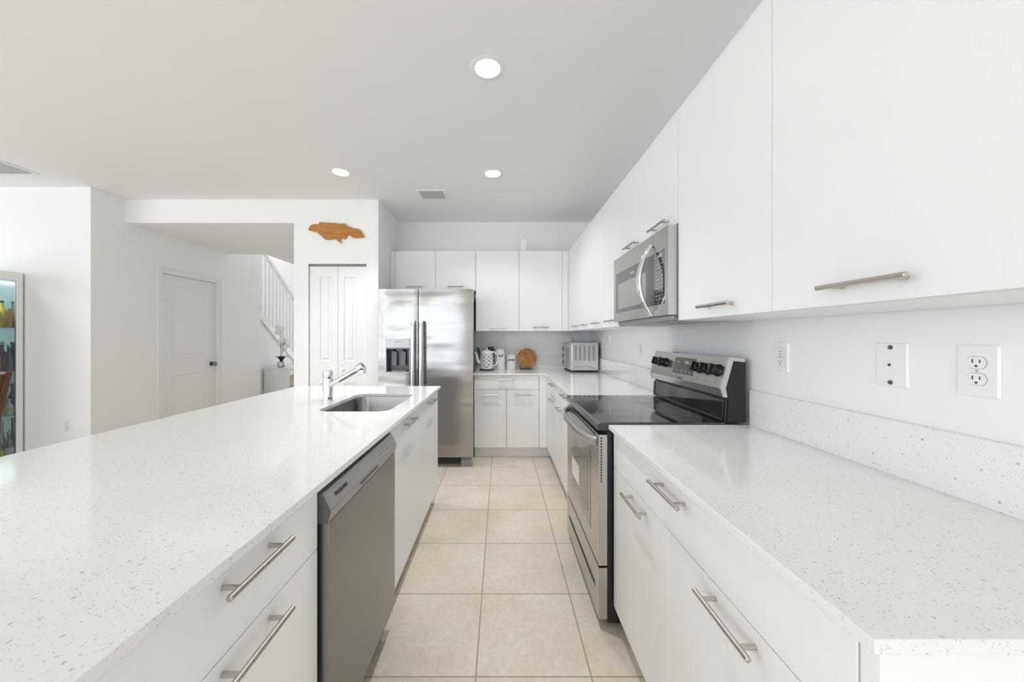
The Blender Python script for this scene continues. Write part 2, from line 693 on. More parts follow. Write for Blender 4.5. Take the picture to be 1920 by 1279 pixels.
# ================================================================== THE SETTING
H = 2.743
struct(M().box(-7.4, 1.22, -7.2, 9.1, -0.06, 0).build('floor', TILE))
struct(M().box(-7.4, 1.22, -7.2, 3.73, H, H + .06).box(-1.38, 1.22, 3.73, 4.57, H, H + .06).box(-7.4, -2.163, 3.73, 3.83, H, H + .06).build('ceiling', CEIL))
struct(M().box(-3.93, -2.063, 3.83, 5.14, 2.499, 2.56).box(-3.39, -2.063, 5.14, 9.0, 2.499, 2.56).build('ceiling_hall', CEIL))
struct(M().box(-5.2, -3.29, 5.04, 9.1, 5.0, 5.06).build('ceiling_landing', CEIL))
struct(M().box(1.12, 1.22, -7.2, 4.57, 0, H).build('wall_right', WALL))
struct(M().box(-1.38, 1.12, 4.47, 4.57, 0, H).build('wall_back', WALL))
struct(M().box(-1.38, -1.28, 3.83, 4.47, 0, H).build('wall_pantry_side', WALL))
# pantry front with the bifold opening; the beam over the hall carries on from it in one plane
m = M()
m.box(-2.163, -2.013, 3.73, 3.83, 0, 2.499).box(-1.405, -1.28, 3.73, 3.83, 0, 2.499).box(-2.013, -1.405, 3.73, 3.83, 2.07, 2.499)
m.box(-3.93, -1.28, 3.73, 3.83, 2.499, H)
struct(m.build('wall_pantry_front', WALL))
struct(M().box(-2.013, -1.405, 4.3, 4.33, 0, 2.2).build('wall_pantry_inside', WALL))
m = M()
m.box(-4.03, -3.93, 3.42, 4.135, 0, H).box(-4.03, -3.93, 4.947, 5.83, 0, 5.0).box(-4.03, -3.93, 4.135, 4.947, 2.055, H).box(-4.03, -3.93, 4.947 - .0, 4.947, 2.6, 2.6)
struct(m.build('wall_left', WALL))
struct(M().box(-7.3, -4.03, 3.42, 3.52, 0, H).build('wall_living', WALL))
m = M()
m.box(-7.4, -7.3, -7.2, -5.3, 0, H).box(-7.4, -7.3, 1.3, 3.52, 0, H).box(-7.4, -7.3, -5.3, 1.3, 0, .4).box(-7.4, -7.3, -5.3, 1.3, 2.5, H)
struct(m.build('wall_window_side', WALL))
m = M()
m.box(-7.4, -7.12, -7.2, -7.1, 0, H).box(-0.65, 1.12, -7.2, -7.1, 0, H).box(-7.12, -0.65, -7.2, -7.1, 2.52, H)
struct(m.build('wall_front', WALL))
# glass door frame in the front wall and window frame in the living room
m = M()
for x in (-7.12, -4.95, -2.8, -0.73):
    m.box(x, x + .08, -7.19, -7.12, 0, 2.52)
m.box(-7.04, -0.73, -7.19, -7.12, 2.45, 2.52).box(-7.04, -.73, -7.19, -7.12, 0, .06)
struct(m.build('window_1', TRIM))
m = M()
for y in (-5.3, -3.1, -0.95, 1.23):
    m.box(-7.39, -7.32, y, y + .07, .4, 2.5)
m.box(-7.39, -7.32, -5.23, 1.23, 2.43, 2.5).box(-7.39, -7.32, -5.23, 1.23, .4, .47)
struct(m.build('window_2', TRIM))
# hall and stairwell
struct(M().box(-2.163, -2.063, 3.83, 9.0, 0, 2.499).build('wall_hall_right', WALL))
struct(M().box(-5.1, -2.063, 9.0, 9.1, 0, 5.0).build('wall_hall_end', WALL))
struct(M().box(-5.2, -5.1, 5.04, 9.1, 0, 5.0).build('wall_stairwell', WALL))
struct(M().box(-3.39, -3.29, 5.14, 9.0, 2.56, 5.0).box(-5.1, -3.29, 5.04, 5.14, 2.56, 5.0).build('wall_landing', WALL))
line = lambda y: 0.869 + (7.03 - y) * 0.78           # underside of the stair skirt
yb = 7.03 + 0.869 / 0.78
struct(M().prism([(5.83, 0), (yb, 0), (5.83, line(5.83))], 'yz', -4.16, -4.115).build('wall_stair', WALL))
struct(M().box(-4.16, -4.03, 5.78, 5.83, 0, 5.0).build('trim_1', WALL))
# baseboards
struct(M().box(-7.3, -3.93, 3.405, 3.42, 0, .1, .004).build('baseboard_living', TRIM))
struct(M().box(-3.93, -3.915, 3.42, 4.075, 0, .1, .004).box(-3.93, -3.915, 5.007, 5.83, 0, .1, .004).build('baseboard_left', TRIM))
struct(M().box(-2.163, -2.02, 3.716, 3.73, 0, .1, .004).box(-1.398, -1.28, 3.716, 3.73, 0, .1, .004).build('baseboard_pantry', TRIM))

# hall door with two moulded panels
fL = Face('L', -3.93)
d = M()
fd = Face('L', -3.955)
holes = [(4.283, 4.80, 1.057, 1.93), (4.283, 4.80, 0.25, 0.847)]
inh = lambda hs: (lambda u, z: any(a < u < b and c < z < e for a, b, c, e in hs))
slab(d, fd, [4.139, 4.283, 4.80, 4.943], [0.01, .25, .847, 1.057, 1.93, 2.050], inh(holes), -.035, lambda u, z: 0)
for h in holes:
    raised(d, fd, *h)
door1 = struct(d.build('door_1', TRIM, merge=True), 'white two panel hall door with a dark round knob')
m = M()
for a, b, c, e in ((4.075, 4.139, 0, 2.115), (4.943, 5.007, 0, 2.115), (4.139, 4.943, 2.052, 2.115)):
    fL.box(m, a, b, 0, .012, c, e, .003)
for a, b, c, e in ((4.075, 4.095, 0, 2.115), (4.987, 5.007, 0, 2.115), (4.095, 4.987, 2.095, 2.115)):
    fL.box(m, a, b, .012, .018, c, e, .002)
m.build('door_casing', TRIM, door1)
k = M()
mt = Matrix.Translation((-3.955, 4.877, .943)) @ Matrix.Rotation(R(90), 4, 'Y')
k.lathe([(0.0, 0), (.032, 0), (.032, .006), (.013, .012), (.012, .03), (.024, .036), (.029, .048), (.024, .06), (0, .064)], n=24, mtx=mt)
k.build('door_knob', BRONZE, door1)
for z in (0.25, 1.05, 1.83):
    M().cyl((-3.946, 4.1375, z - .045), (-3.946, 4.1375, z + .045), .006, n=10).build('hinge', GREYPL, door1)

# pantry bifold door: two leaves under a dark track
fP = Face('B', 3.745)
bif = thing('door_2', (-1.709, 3.75, 0), 'white bifold pantry door under the wooden wall sign', 'door')
struct(bif)
for u0, u1, p0, p1 in ((-2.004, -1.711, -1.905, -1.765), (-1.707, -1.412, -1.655, -1.515)):
    m = M()
    hs = [(p0, p1, 1.04, 1.94), (p0, p1, .22, .83)]
    slab(m, fP, [u0, p0, p1, u1], [.012, .22, .83, 1.04, 1.94, 2.045], inh(hs), -.03, lambda u, z: 0)
    for h in hs:
        raised(m, fP, *h)
    m.build('door_leaf', TRIM, bif)
M().box(-2.008, -1.41, 3.75, 3.775, 2.049, 2.066).build('track', BRONZE, bif)
M().ball((-1.655, 3.735, .96), .016).build('door_knob', TRIM, bif)

# stairs: rising towards the kitchen behind the hall wall
st = M()
rise, run = .195, .25
poly = [(yb + .02, 0)]
y = yb + .02
z = 0
for i in range(12):
    z += rise
    poly.append((y, z))
    y -= run
    poly.append((y, z))
poly += [(y, z - .3), (yb - .4, 0)]
st.prism(poly, 'yz', -5.1, -4.165)
stairs = st.build('staircase', TRIM)
tag(stairs, 'white staircase rising behind the hall wall', 'stairs')
struct(stairs)
m = M()
ya, ye = 5.835, yb - .15
m.prism([(ya, line(ya)), (ye, line(ye)), (ye, line(ye) + .13), (ya, line(ya) + .13)], 'yz', -4.113, -4.085)
m.build('skirt_board', TRIM, stairs)
rl = thing('stair_railing', (-4.1, 7.0, line(7.0) + .13), 'white wooden stair railing with square balusters', 'railing')
off = 1.20
M().prism([(ya, line(ya) + off), (ye, line(ye) + off), (ye, line(ye) + off + .065), (ya, line(ya) + off + .065)], 'yz', -4.128, -4.072).build('handrail', TRIM, rl)
yy = 5.90
while yy < ye - .05:
    z0, z1 = line(yy + .016) + .13, line(yy - .016) + off + .01
    M().box(-4.116, -4.084, yy - .016, yy + .016, z0 - .004, z1).build('baluster', TRIM, rl)
    yy += .105

# ================================================================== WORKTOPS
ZC = 0.914
TH = 0.02
me = plate([[(-1.618, .18), (-.48, .18), (-.48, 2.838), (-1.618, 2.838)], rrect(-.975, -.588, 1.862, 2.452, .07)], TH, .0015)
o = M().mesh(me, Matrix.Translation((0, 0, ZC - TH / 2))).build('worktop', QUARTZ)
tag(o, 'long white speckled quartz island worktop with the sink cutout', 'countertop')
me = plate([[(.478, .457), (1.119, .457), (1.119, 1.577), (.478, 1.577)]], TH, .0015)
o = M().mesh(me, Matrix.Translation((0, 0, ZC - TH / 2))).build('worktop', QUARTZ)
tag(o, 'white speckled quartz worktop in the right foreground, near side of the range', 'countertop')
me = plate([[(.48, 2.35), (1.119, 2.35), (1.119, 4.469), (-.291, 4.469), (-.291, 3.82), (.48, 3.82)]], TH, .0015)
o = M().mesh(me, Matrix.Translation((0, 0, ZC - TH / 2))).build('worktop', QUARTZ)
tag(o, 'corner quartz worktop between range and fridge, under the toaster oven', 'countertop')
for nm, b, lb in (('n', (1.099, 1.119, .457, 1.577), 'speckled quartz backsplash strip below the jack plate, right foreground'),
                  ('f', (1.099, 1.119, 2.35, 4.449), 'quartz backsplash strip on the right wall beyond the range'),
                  ('b', (-.291, 1.119, 4.449, 4.469), 'quartz backsplash strip on the back wall behind the canisters')):
    tag(M().box(*b, ZC, ZC + .153, .0015).build('backsplash', QUARTZ), lb, 'backsplash')

# ================================================================== BASE CABINETS
DT = 0.891
fI, fR, fB = Face('L', -.498), Face('R', .498), Face('B', 3.84)
ZD = .727
cabinet('base_cabinet', 'white island cabinet nearest the viewer, drawer above door, left foreground', fI, .437, .970, .115, DT, .57,
        [('drawer', .437, .970, ZD, DT, .703, .853), ('door', .437, .970, .115, ZD, .703, .697)], kick=(.437, .970, .085))
cabinet('sink_cabinet', 'white two door island cabinet under the sink', fI, 1.612, 2.80, .115, DT, .57,
        [('door', 1.612, 2.236, .115, DT, 1.90, .853), ('door', 2.236, 2.80, .115, DT, 2.50, .853)], kick=(1.612, 2.80, .085),
        panels=[('end_panel', 2.801, 2.818, -.57, 0, .115, DT), ('end_panel', 2.801, 2.818, -.57, -.07, 0, .114)])
o = M().box(-1.115, -.50, .405, .425, 0, DT, .001).build('end_panel', CAB)
tag(o, 'white panel closing the near end of the island', 'panel')
o = M().box(-1.10, -1.08, .43, 2.818, 0, DT, .001).build('back_panel', CAB)
tag(o, 'white panel along the seating side of the island under the overhang', 'panel')
cabinet('base_cabinet', 'white cabinet with wide drawer over two doors, right foreground near the range', fR, .497, 1.575, .115, DT, .6,
        [('drawer', .497, 1.575, ZD, DT, 1.03, .849), ('door', .497, 1.049, .115, ZD, .762, .695), ('door', 1.049, 1.575, .115, ZD, 1.285, .697)],
        kick=(.497, 1.575, .07), panels=[('side_panel', .468, .4945, -.6, 0, .0, DT)])
cabinet('base_cabinet', 'white cabinet with drawer over two doors, just beyond the range', fR, 2.352, 3.150, .115, DT, .6,
        [('drawer', 2.352, 3.150, ZD, DT, 2.735, .849), ('door', 2.352, 2.75, .115, ZD, 2.54, .703), ('door', 2.75, 3.150, .115, ZD, 2.97, .703)], kick=(2.352, 3.150, .07))
cabinet('base_cabinet', 'narrow white corner cabinet on the right run, single drawer and door', fR, 3.151, 3.66, .115, DT, .6,
        [('drawer', 3.151, 3.66, ZD, DT, 3.40, .849), ('door', 3.151, 3.66, .115, ZD, 3.40, .703)], kick=(3.151, 3.86, .07),
        panels=[('filler_strip', 3.662, 3.838, -.019, 0, .115, DT)])
cabinet('base_cabinet', 'white back wall cabinet below the kettle and canisters, beside the fridge', fB, -.287, .410, .115, DT, .6,
        [('drawer', -.287, .410, .737, DT, .062, .849), ('door', -.287, .0615, .115, .737, -.112, .686), ('door', .0615, .410, .115, .737, .236, .686)],
        kick=(-.287, .56, .07), panels=[('filler_strip', .412, .497, -.019, 0, .115, DT)])

# ================================================================== WALL CABINETS
UB, UT = 1.374, 2.306
fU, fV = Face('R', .785), Face('B', 4.14)
G1, G2 = 'wall cabinets on the right wall', 'wall cabinets on the back wall'
hz = UB + .043
cabinet('wall_cabinet', 'big white two door wall cabinet above the jack plate, nearest the viewer', fU, .457, 1.580, UB, UT, .333,
        [('door', .457, 1.034, UB, UT, .755, hz), ('door', 1.034, 1.580, UB, UT, 1.275, hz)], group=G1, top=True)
cabinet('wall_cabinet', 'short white two door wall cabinet directly above the microwave', fU, 1.582, 2.353, 1.806, UT, .333,
        [('door', 1.582, 1.960, 1.806, UT, 1.735, 1.842), ('door', 1.960, 2.353, 1.806, UT, 2.10, 1.842)], group=G1, top=True)
cabinet('wall_cabinet', 'white two door wall cabinet just beyond the microwave', fU, 2.355, 3.130, UB, UT, .333,
        [('door', 2.355, 2.742, UB, UT, 2.51, hz), ('door', 2.742, 3.130, UB, UT, 2.90, hz)], group=G1, top=True)
cabinet('wall_cabinet', 'white two door wall cabinet in the far right corner above the toaster oven', fU, 3.132, 3.91, UB, UT, .333,
        [('door', 3.132, 3.52, UB, UT, 3.31, hz), ('door', 3.52, 3.91, UB, UT, 3.70, hz)], group=G1, top=True,
        panels=[('filler_strip', 3.912, 4.139, -.019, 0, UB, UT)])
cabinet('wall_cabinet', 'short white two door wall cabinet above the fridge', fV, -1.225, -.292, 1.845, UT, .328,
        [('door', -1.225, -.7575, 1.845, UT, -1.0, 1.889), ('door', -.7575, -.292, 1.845, UT, -.523, 1.889)], group=G2, top=True,
        panels=[('filler_strip', -1.278, -1.227, -.05, -.004, 1.845, UT)])
cabinet('wall_cabinet', 'white two door back wall cabinet above the kettle and canisters', fV, -.290, .712, UB, UT, .328,
        [('door', -.290, .212, UB, UT, -.038, hz), ('door', .212, .712, UB, UT, .463, hz)], group=G2, top=True,
        panels=[('filler_strip', .714, .784, -.05, -.004, UB, UT)])
o = M().box(.24, .305, 4.20, 4.27, UT, UT + .155, .004).build('box', PLASTIC)
tag(o, 'small white upright box on top of the back wall cabinets', 'box')
o = M().lathe([(.022, 0), (.024, .012), (.014, .028), (0, .03)], (.49, 4.22, UT), 16).build('puck', PLASTIC)
tag(o, 'tiny white round object on top of the back wall cabinets', 'sensor')

# ================================================================== CEILING
def downlight(x, y, label, energy, spread):
    t = thing('recessed_light', (x, y, H), label, 'ceiling light', 'recessed ceiling lights')
    M().lathe([(.066, -.001), (.067, -.003), (.090, -.0025), (.094, 0)], (x, y, H), 40).build('trim_ring', TRIM, t)
    M().lathe([(0, -.0115), (.03, -.0108), (.052, -.008), (.064, -.004), (.066, -.001), (.0, -.001)], (x, y, H), 40).build('diffuser', LAMP, t)
    ld = bpy.data.lights.new('lamp_glow', 'AREA')
    ld.shape = 'DISK'
    ld.size = .13
    ld.spread = R(spread)
    ld.energy = energy
    ld.color = (.97, .985, 1)
    lo = bpy.data.objects.new('lamp_glow', ld)
    lo.location = (0, 0, -.016)
    lo.parent = t
    COL.objects.link(lo)


downlight(-.071, 1.912, 'lit recessed ceiling light nearest the viewer, above the aisle', 5, 95)
downlight(-.07, 3.14, 'lit recessed ceiling light far down the aisle, near the back cabinets', 7.5, 125)
downlight(-1.396, 3.114, 'lit recessed ceiling light above the island, in front of the pantry', 4.2, 88)


LOUVER = mat('grey vent louver', (.46, .47, .49), .5)


def vent(name, x0, x1, y0, y1, label, n):
    t = thing(name, ((x0 + x1) / 2, (y0 + y1) / 2, H), label, 'air vent', 'ceiling air vents')
    f = .025
    m = M()
    for a, b, c, d_ in ((x0, x0 + f, y0, y1), (x1 - f, x1, y0, y1), (x0 + f, x1 - f, y0, y0 + f), (x0 + f, x1 - f, y1 - f, y1)):
        m.box(a, b, c, d_, H - .008, H, .002)
    m.build('frame', TRIM, t)
    M().box(x0 + f, x1 - f, y0 + f, y1 - f, H - .0015, H - .0005).build('backing', mat('vent shadow grey', (.09, .092, .10), .7), t)
    for i in range(n):
        y = y0 + f + (y1 - y0 - 2 * f) * (i + .5) / n
        s = M()
        s.prism([(y - .008, H - .002), (y - .006, H - .002), (y + .004, H - .010), (y + .002, H - .010)], 'yz', x0 + f, x1 - f)
        s.build('louver', LOUVER, t)


vent('ceiling_vent', -.83, -.545, 3.475, 3.72, 'small white ceiling vent in front of the back cabinets', 6)
vent('ceiling_vent', -4.68, -4.07, 2.80, 3.155, 'large white ceiling vent by the living room wall, far left', 12)

# ================================================================== WALL PLATES
def plate_box(fc, u, z, wd, ht, name, label, cat='outlet', group=None):
    t = thing(name, fc.p(u, 0, z - ht / 2), label, cat, group)
    m = M()
    mt = fc.frame(u, 0, z)
    bm = bmesh.new()
    bmesh.ops.create_cube(bm, size=1)
    for v in bm.verts:
        k_ = 1 if v.co.z < 0 else .90
        v.co = Vector((v.co.x * (wd if v.co.z < 0 else wd - .007), v.co.y * (ht if v.co.z < 0 else ht - .007), .0005 if v.co.z < 0 else .006))
    bmesh.ops.bevel(bm, geom=bm.edges[:], offset=.0012, segments=1, affect='EDGES')
    m.bm(bm, False, mt)
    m.build('cover_plate', PLASTIC, t)
    return t, mt


def outlet(fc, u, z, label, wd=.074, ht=.12, decora=False, group='wall outlets'):
    t, mt = plate_box(fc, u, z, wd, ht, 'wall_outlet', label, 'outlet', group)
    for dz in (.0195, -.0195):
        m = M()
        if decora:
            lp = rrect(-.017, .017, dz - .0165, dz + .0165, .003, 3)
        else:
            lp = [(.0172 * math.cos(a) if abs(math.cos(a)) < .99 else .0172 * math.cos(a), dz + max(-.0135, min(.0135, .0172 * math.sin(a)))) for a in [2 * math.pi * i / 32 for i in range(32)]]
        m.mesh(plate([lp], .002), mt @ Matrix.Translation((0, 0, .0068)))
        rc = m.build('receptacle', PLASTIC, t)
        # fine dark outline, slots and ground hole
        s = M()
        for x, h_ in ((-.0065, .009), (.0065, .0075)):
            bm = bmesh.new(); bmesh.ops.create_cube(bm, size=1)
            s.bm(bm, False, mt @ Matrix.Translation((x, dz + .003, .008)) @ Matrix.Diagonal((.0022, h_, .0006, 1)))
        s.lathe([(0, 0), (.0027, 0), (.0027, .0004), (0, .0004)], n=12, mtx=mt @ Matrix.Translation((0, dz - .008, .0078)))
        s.build('slots', SLOT, rc)
        s = M()
        s.mesh(plate([[(x * 1.06, dz + (y - dz) * 1.06) for x, y in lp], lp], .0004), mt @ Matrix.Translation((0, 0, .0064)))
        s.build('rim_line', mat('seam grey', (.35, .35, .35), .6), rc)
    M().lathe([(0, 0), (.003, 0), (.0025, .001), (0, .001)], n=12, mtx=mt @ Matrix.Translation((0, 0, .006))).build('screw', GREYPL, t)
    return t


fW, fK = Face('R', 1.12), Face('B', 4.47)
outlet(fW, .835, 1.222, 'white double outlet nearest the viewer on the right wall', .078, .124)
outlet(fW, 1.42, 1.222, 'white rectangular outlet between the range and the jack plate', .074, .12, True)
outlet(fW, 2.84, 1.205, 'faint white outlet on the right wall just beyond the range', .074, .12, True)
outlet(fK, .04, 1.255, 'white outlet on the back wall above the flour canister', .074, .12)
outlet(Face('B', 3.42), -4.156, .455, 'white outlet low on the living room wall beside the display cabinet', .074, .12)
t, mt = plate_box(fW, 3.68, 1.285, .074, .12, 'light_switch', 'white switch plate on the right wall behind the toaster oven', 'switch')
M().box(1.108, 1.1145, 3.66, 3.70, 1.25, 1.32, .001).build('rocker', PLASTIC, t)
t, mt = plate_box(fW, 1.02, 1.222, .088, .126, 'jack_plate', 'white cable jack plate with two metal screws on the right wall', 'jack plate')
for dz in (.05, -.05):
    M().lathe([(0, 0), (.0065, 0), (.006, .002), (0, .003)], n=16, mtx=mt @ Matrix.Translation((0, dz, .006))).build('screw', BRONZE, t)
bm = bmesh.new(); bmesh.ops.create_cube(bm, size=1)
jk = M().bm(bm, False, mt @ Matrix.Translation((0, 0, .0068)) @ Matrix.Diagonal((.018, .018, .003, 1))).build('jack', PLASTIC, t)
M().lathe([(0, 0), (.004, 0), (.004, .001), (0, .001)], n=12, mtx=mt @ Matrix.Translation((-.001, 0, .0082))).build('jack_hole', SLOT, jk)

# ================================================================== FRIDGE
FY = 3.56
fF = Face('B', FY)
fr = thing('refrigerator', (-.755, 3.98, 0), 'stainless steel side by side refrigerator with door dispenser', 'refrigerator')
M().box(-1.212, -.312, 3.66, 4.40, .03, 1.775, .006).build('cabinet', FRIDGESIDE, fr)
DX0, DX1, DZ0, DZ1 = -1.150, -.903, .948, 1.288


def bulge(u0, u1):
    def f(u, z):
        s = (u - (u0 + u1) / 2) / ((u1 - u0) / 2)
        e = .010 * (1 - abs(s) ** 3)
        return e - .010
    return f


def lin(a, b, n):
    return [a + (b - a) * i / n for i in range(n + 1)]


A0, A1 = -1.224, -.8285
us = lin(A0, DX0, 5)[:-1] + lin(DX0, DX1, 10)[:-1] + lin(DX1, A1, 5)
zs = lin(.105, DZ0, 8)[:-1] + lin(DZ0, DZ1, 4)[:-1] + lin(DZ1, 1.785, 6)
ld_ = slab(M(), fF, us, zs, lambda u, z: DX0 < u < DX1 and DZ0 < z < DZ1, -.085, bulge(A0, A1), True).build('freezer_door', FRIDGE, fr)
B0, B1 = -.8215, -.278
rd_ = slab(M(), fF, lin(B0, B1, 16), lin(.105, 1.785, 16), lambda u, z: False, -.085, bulge(B0, B1), True).build('fridge_door', FRIDGE, fr)
# dispenser
dp = M()
for a, b, c, e in ((DX0, DX0 + .007, DZ0, DZ1), (DX1 - .007, DX1, DZ0, DZ1), (DX0, DX1, DZ0, DZ0 + .008), (DX0, DX1, DZ1 - .005, DZ1)):
    fF.box(dp, a, b, -.06, .003, c, e)
dsp = dp.build('dispenser_frame', GREYPL, ld_)
cv = M()
fF.box(cv, DX0 + .007, DX1 - .007, -.083, -.080, DZ0 + .008, 1.195)
fF.box(cv, DX0 + .007, DX0 + .012, -.08, -.002, DZ0 + .008, 1.195)
fF.box(cv, DX1 - .012, DX1 - .007, -.08, -.002, DZ0 + .008, 1.195)
fF.box(cv, DX0 + .012, DX1 - .012, -.08, .004, 1.183, 1.195)
fF.box(cv, DX0 + .012, DX1 - .012, -.08, -.002, DZ0 + .008, DZ0 + .016)
cv.build('dispenser_cavity', CAVITY, dsp)
fF.box(M(), DX0 + .007, DX1 - .007, -.04, .006, 1.195, DZ1 - .005, .003).build('control_panel', GREYPL, dsp)
for u in (-1.075, -.985):
    m = M()
    m.prism([(FY + .07, 1.16), (FY + .045, 1.16), (FY + .035, 1.02), (FY + .06, 1.02)], 'yz', u - .024, u + .024)
    m.build('paddle', mat('clear grey paddle', (.11, .11, .12), .2), dsp)
for u, col in ((-1.09, 0), (-.98, 1)):
    M().cyl(fF.p(u, -.035, 1.16), fF.p(u, -.035, 1.186), .014, n=16).build('spout', BLACK, dsp)
M().box(-1.09, -.95, FY + .01, FY + .05, DZ0 + .016, DZ0 + .021, .001).build('drip_tray', CHROME, dsp)
text('brand_lettering', 'FRIGIDAIRE', .013, fF.frame(-1.026, .0065, 1.258), GREYINK, dsp)
for u0, u1 in ((-.885, -.846), (-.803, -.764)):
    m = M()
    pts = []
    for i in range(25):
        t_ = i / 24
        z = .62 + (1.468 - .62) * t_
        n_ = .052 + .012 * math.sin(math.pi * t_)
        if t_ < .04 or t_ > .96:
            n_ = .03
        pts.append(fF.p((u0 + u1) / 2, n_, z))
    m.tube(pts, [.0205 if 0 < i < 24 else .014 for i in range(25)], 18, flat=.6, up=(1, 0, 0))
    for z in (.66, 1.43):
        m.cyl(fF.p((u0 + u1) / 2, -.01, z), fF.p((u0 + u1) / 2, .05, z), .011, n=14)
    m.build('handle', FHANDLE, ld_ if u0 < -.82 else rd_)
g = M()
g.box(-1.19, -.40, 3.625, 3.66, .035, .09)
gr = g.build('base_grille', PLDARK, fr)
for i in range(4):
    M().box(-1.18, -.41, 3.618, 3.625, .042 + i * .012, .047 + i * .012).build('grille_slat', BLACK, gr)
for a, b in ((-1.21, -1.13), (-.40, -.305)):
    M().prism([(3.60, .0), (3.68, 0), (3.68, .095), (3.62, .095), (3.60, .06)], 'yz', a, b).build('foot_cover', FRIDGESIDE, fr)
for a in (-1.205, -.36):
    M().box(a, a + .05, 3.60, 3.72, 1.776, 1.793, .004).build('hinge_cover', FRIDGESIDE, fr)

# ================================================================== DISHWASHER
dw = thing('dishwasher', (-.79, 1.29, 0), 'stainless steel dishwasher built into the island', 'dishwasher')
Y0, Y1 = .980, 1.602
M().box(-1.07, -.515, Y0 + .006, Y1 - .006, .02, .872).build('tub', mat('dark dishwasher tub', (.03, .03, .03), .5), dw)
dr = M().box(-.514, -.474, Y0 + .004, Y1 - .004, .118, .787, .003).build('door', DWSTEEL, dw)
c = M()
prof = [(-.514, .868), (-.493, .868), (-.488, .864), (-.469, .826), (-.468, .818), (-.476, .788), (-.514, .788)]
c.prism(prof, 'xz', Y0 + .003, Y1 - .003)
cs = c.build('console', DWGREY, dw)
c = M()
c.prism(prof, 'xz', Y0 + .001, Y0 + .0031)
c.build('console_cap', DWSIDE, cs)
c = M()
c.prism(prof, 'xz', Y1 - .0031, Y1 - .001)
c.build('console_cap', DWSIDE, cs)
# sloping console face: local x along +Y, y up the slope
def slope_frame(u, z):
    a, b = Vector((-.469, 0, .826)), Vector((-.488, 0, .864))
    yv = (b - a).normalized()
    f = (z - .826) / .038
    o_ = a + (b - a) * f
    xv = Vector((0, 1, 0))
    zv = xv.cross(yv)
    o_ = Vector((o_.x, u, o_.z)) + zv * .0006
    return Matrix(((xv.x, yv.x, zv.x, o_.x), (xv.y, yv.y, zv.y, o_.y), (xv.z, yv.z, zv.z, o_.z), (0, 0, 0, 1)))


text('brand_lettering', 'FRIGIDAIRE', .0165, slope_frame(1.073, .846), INK, cs, sx=1.0)
b_ = M()
for i in range(7):
    for j in range(2):
        bm = bmesh.new(); bmesh.ops.create_cube(bm, size=1)
        b_.bm(bm, False, slope_frame(1.40 + i * .026, .838 + j * .014) @ Matrix.Diagonal((.013, .003, .0006, 1)))
b_.build('button_print', GREYINK, cs)
M().box(-.476, -.4668, 1.20, 1.36, .806, .817, .001).build('pocket_handle', DWSIDE, cs)
M().box(-.60, -.575, Y0 + .004, Y1 - .004, 0, .112).build('toe_kick', BLACK, dw)

# ================================================================== SINK AND FAUCET
m = M()
tops = [(0, .893), (.002, .885), (.008, .74), (.02, .715), (.05, .700)]
rings = []
for ins, z in tops:
    rings.append([(x, y_, z) for x, y_ in rrect(-.975 + ins, -.588 - ins, 1.862 + ins, 2.452 - ins, .07 - min(ins * .3, .02), 8)])
n_ = len(rings[0])
vs_ = [p for r_ in rings for p in r_]
fs = [(i * n_ + j, i * n_ + (j + 1) % n_, (i + 1) * n_ + (j + 1) % n_, (i + 1) * n_ + j) for i in range(len(rings) - 1) for j in range(n_)]
m.add(vs_, fs, True)
m.add(rings[-1], [list(range(n_))])
fl = [(x, y_, .893) for x, y_ in rrect(-.990, -.573, 1.847, 2.467, .085, 8)]
m.add(fl + rings[0], [(j, (j + 1) % n_, n_ + (j + 1) % n_, n_ + j) for j in range(n_)])
sk = m.build('sink', SINK)
tag(sk, 'undermount stainless steel sink set in the island', 'sink')
dn = M().lathe([(.0, .7005), (.028, .7005), (.034, .704), (.042, .7035), (.044, .7005)], (-.78, 2.2, 0), 28).build('drain', CHROME, sk)

fx, fy = -1.052, 2.17
fa = thing('faucet', (fx, fy, ZC), 'chrome pull-out faucet behind the sink', 'faucet')
m = M()
m.lathe([(.030, 0), (.030, .004), (.0275, .007), (.0275, .133), (.0262, .136), (.0262, .140), (.0275, .143), (.0275, .183), (.025, .188), (0, .189)], (fx, fy, ZC), 36)
m.build('body', CHROME, fa)
p0, p1 = Vector((fx + .01, fy, ZC + .095)), Vector((fx + .178, fy, ZC + .190))
dv = (p1 - p0).normalized()
m = M()
m.tube([p0, p0 + dv * .02, p0 + dv * .022, p1], [.019, .019, .0165, .0165], 24)
m.build('spout', CHROME, fa)
m = M()
q = p1
m.tube([q - dv * .004, q, q + dv * .008, q + dv * .03, q + dv * .042, q + dv * .046], [.0165, .021, .026, .029, .029, .020], 24)
hv = Vector((dv.z * .45 + .1, 0, -1)).normalized()
c0 = q + dv * .026
m.tube([c0, c0 + hv * .022, c0 + hv * .038, c0 + hv * .040], [.022, .025, .023, .018], 24)
m.build('spray_head', CHROME, fa)
m = M()
m.tube([(fx + .012, fy, ZC + .180), (fx + .05, fy, ZC + .205), (fx + .108, fy, ZC + .236)], [.004, .004, .0035], 12)
m.build('lever', CHROME, fa)

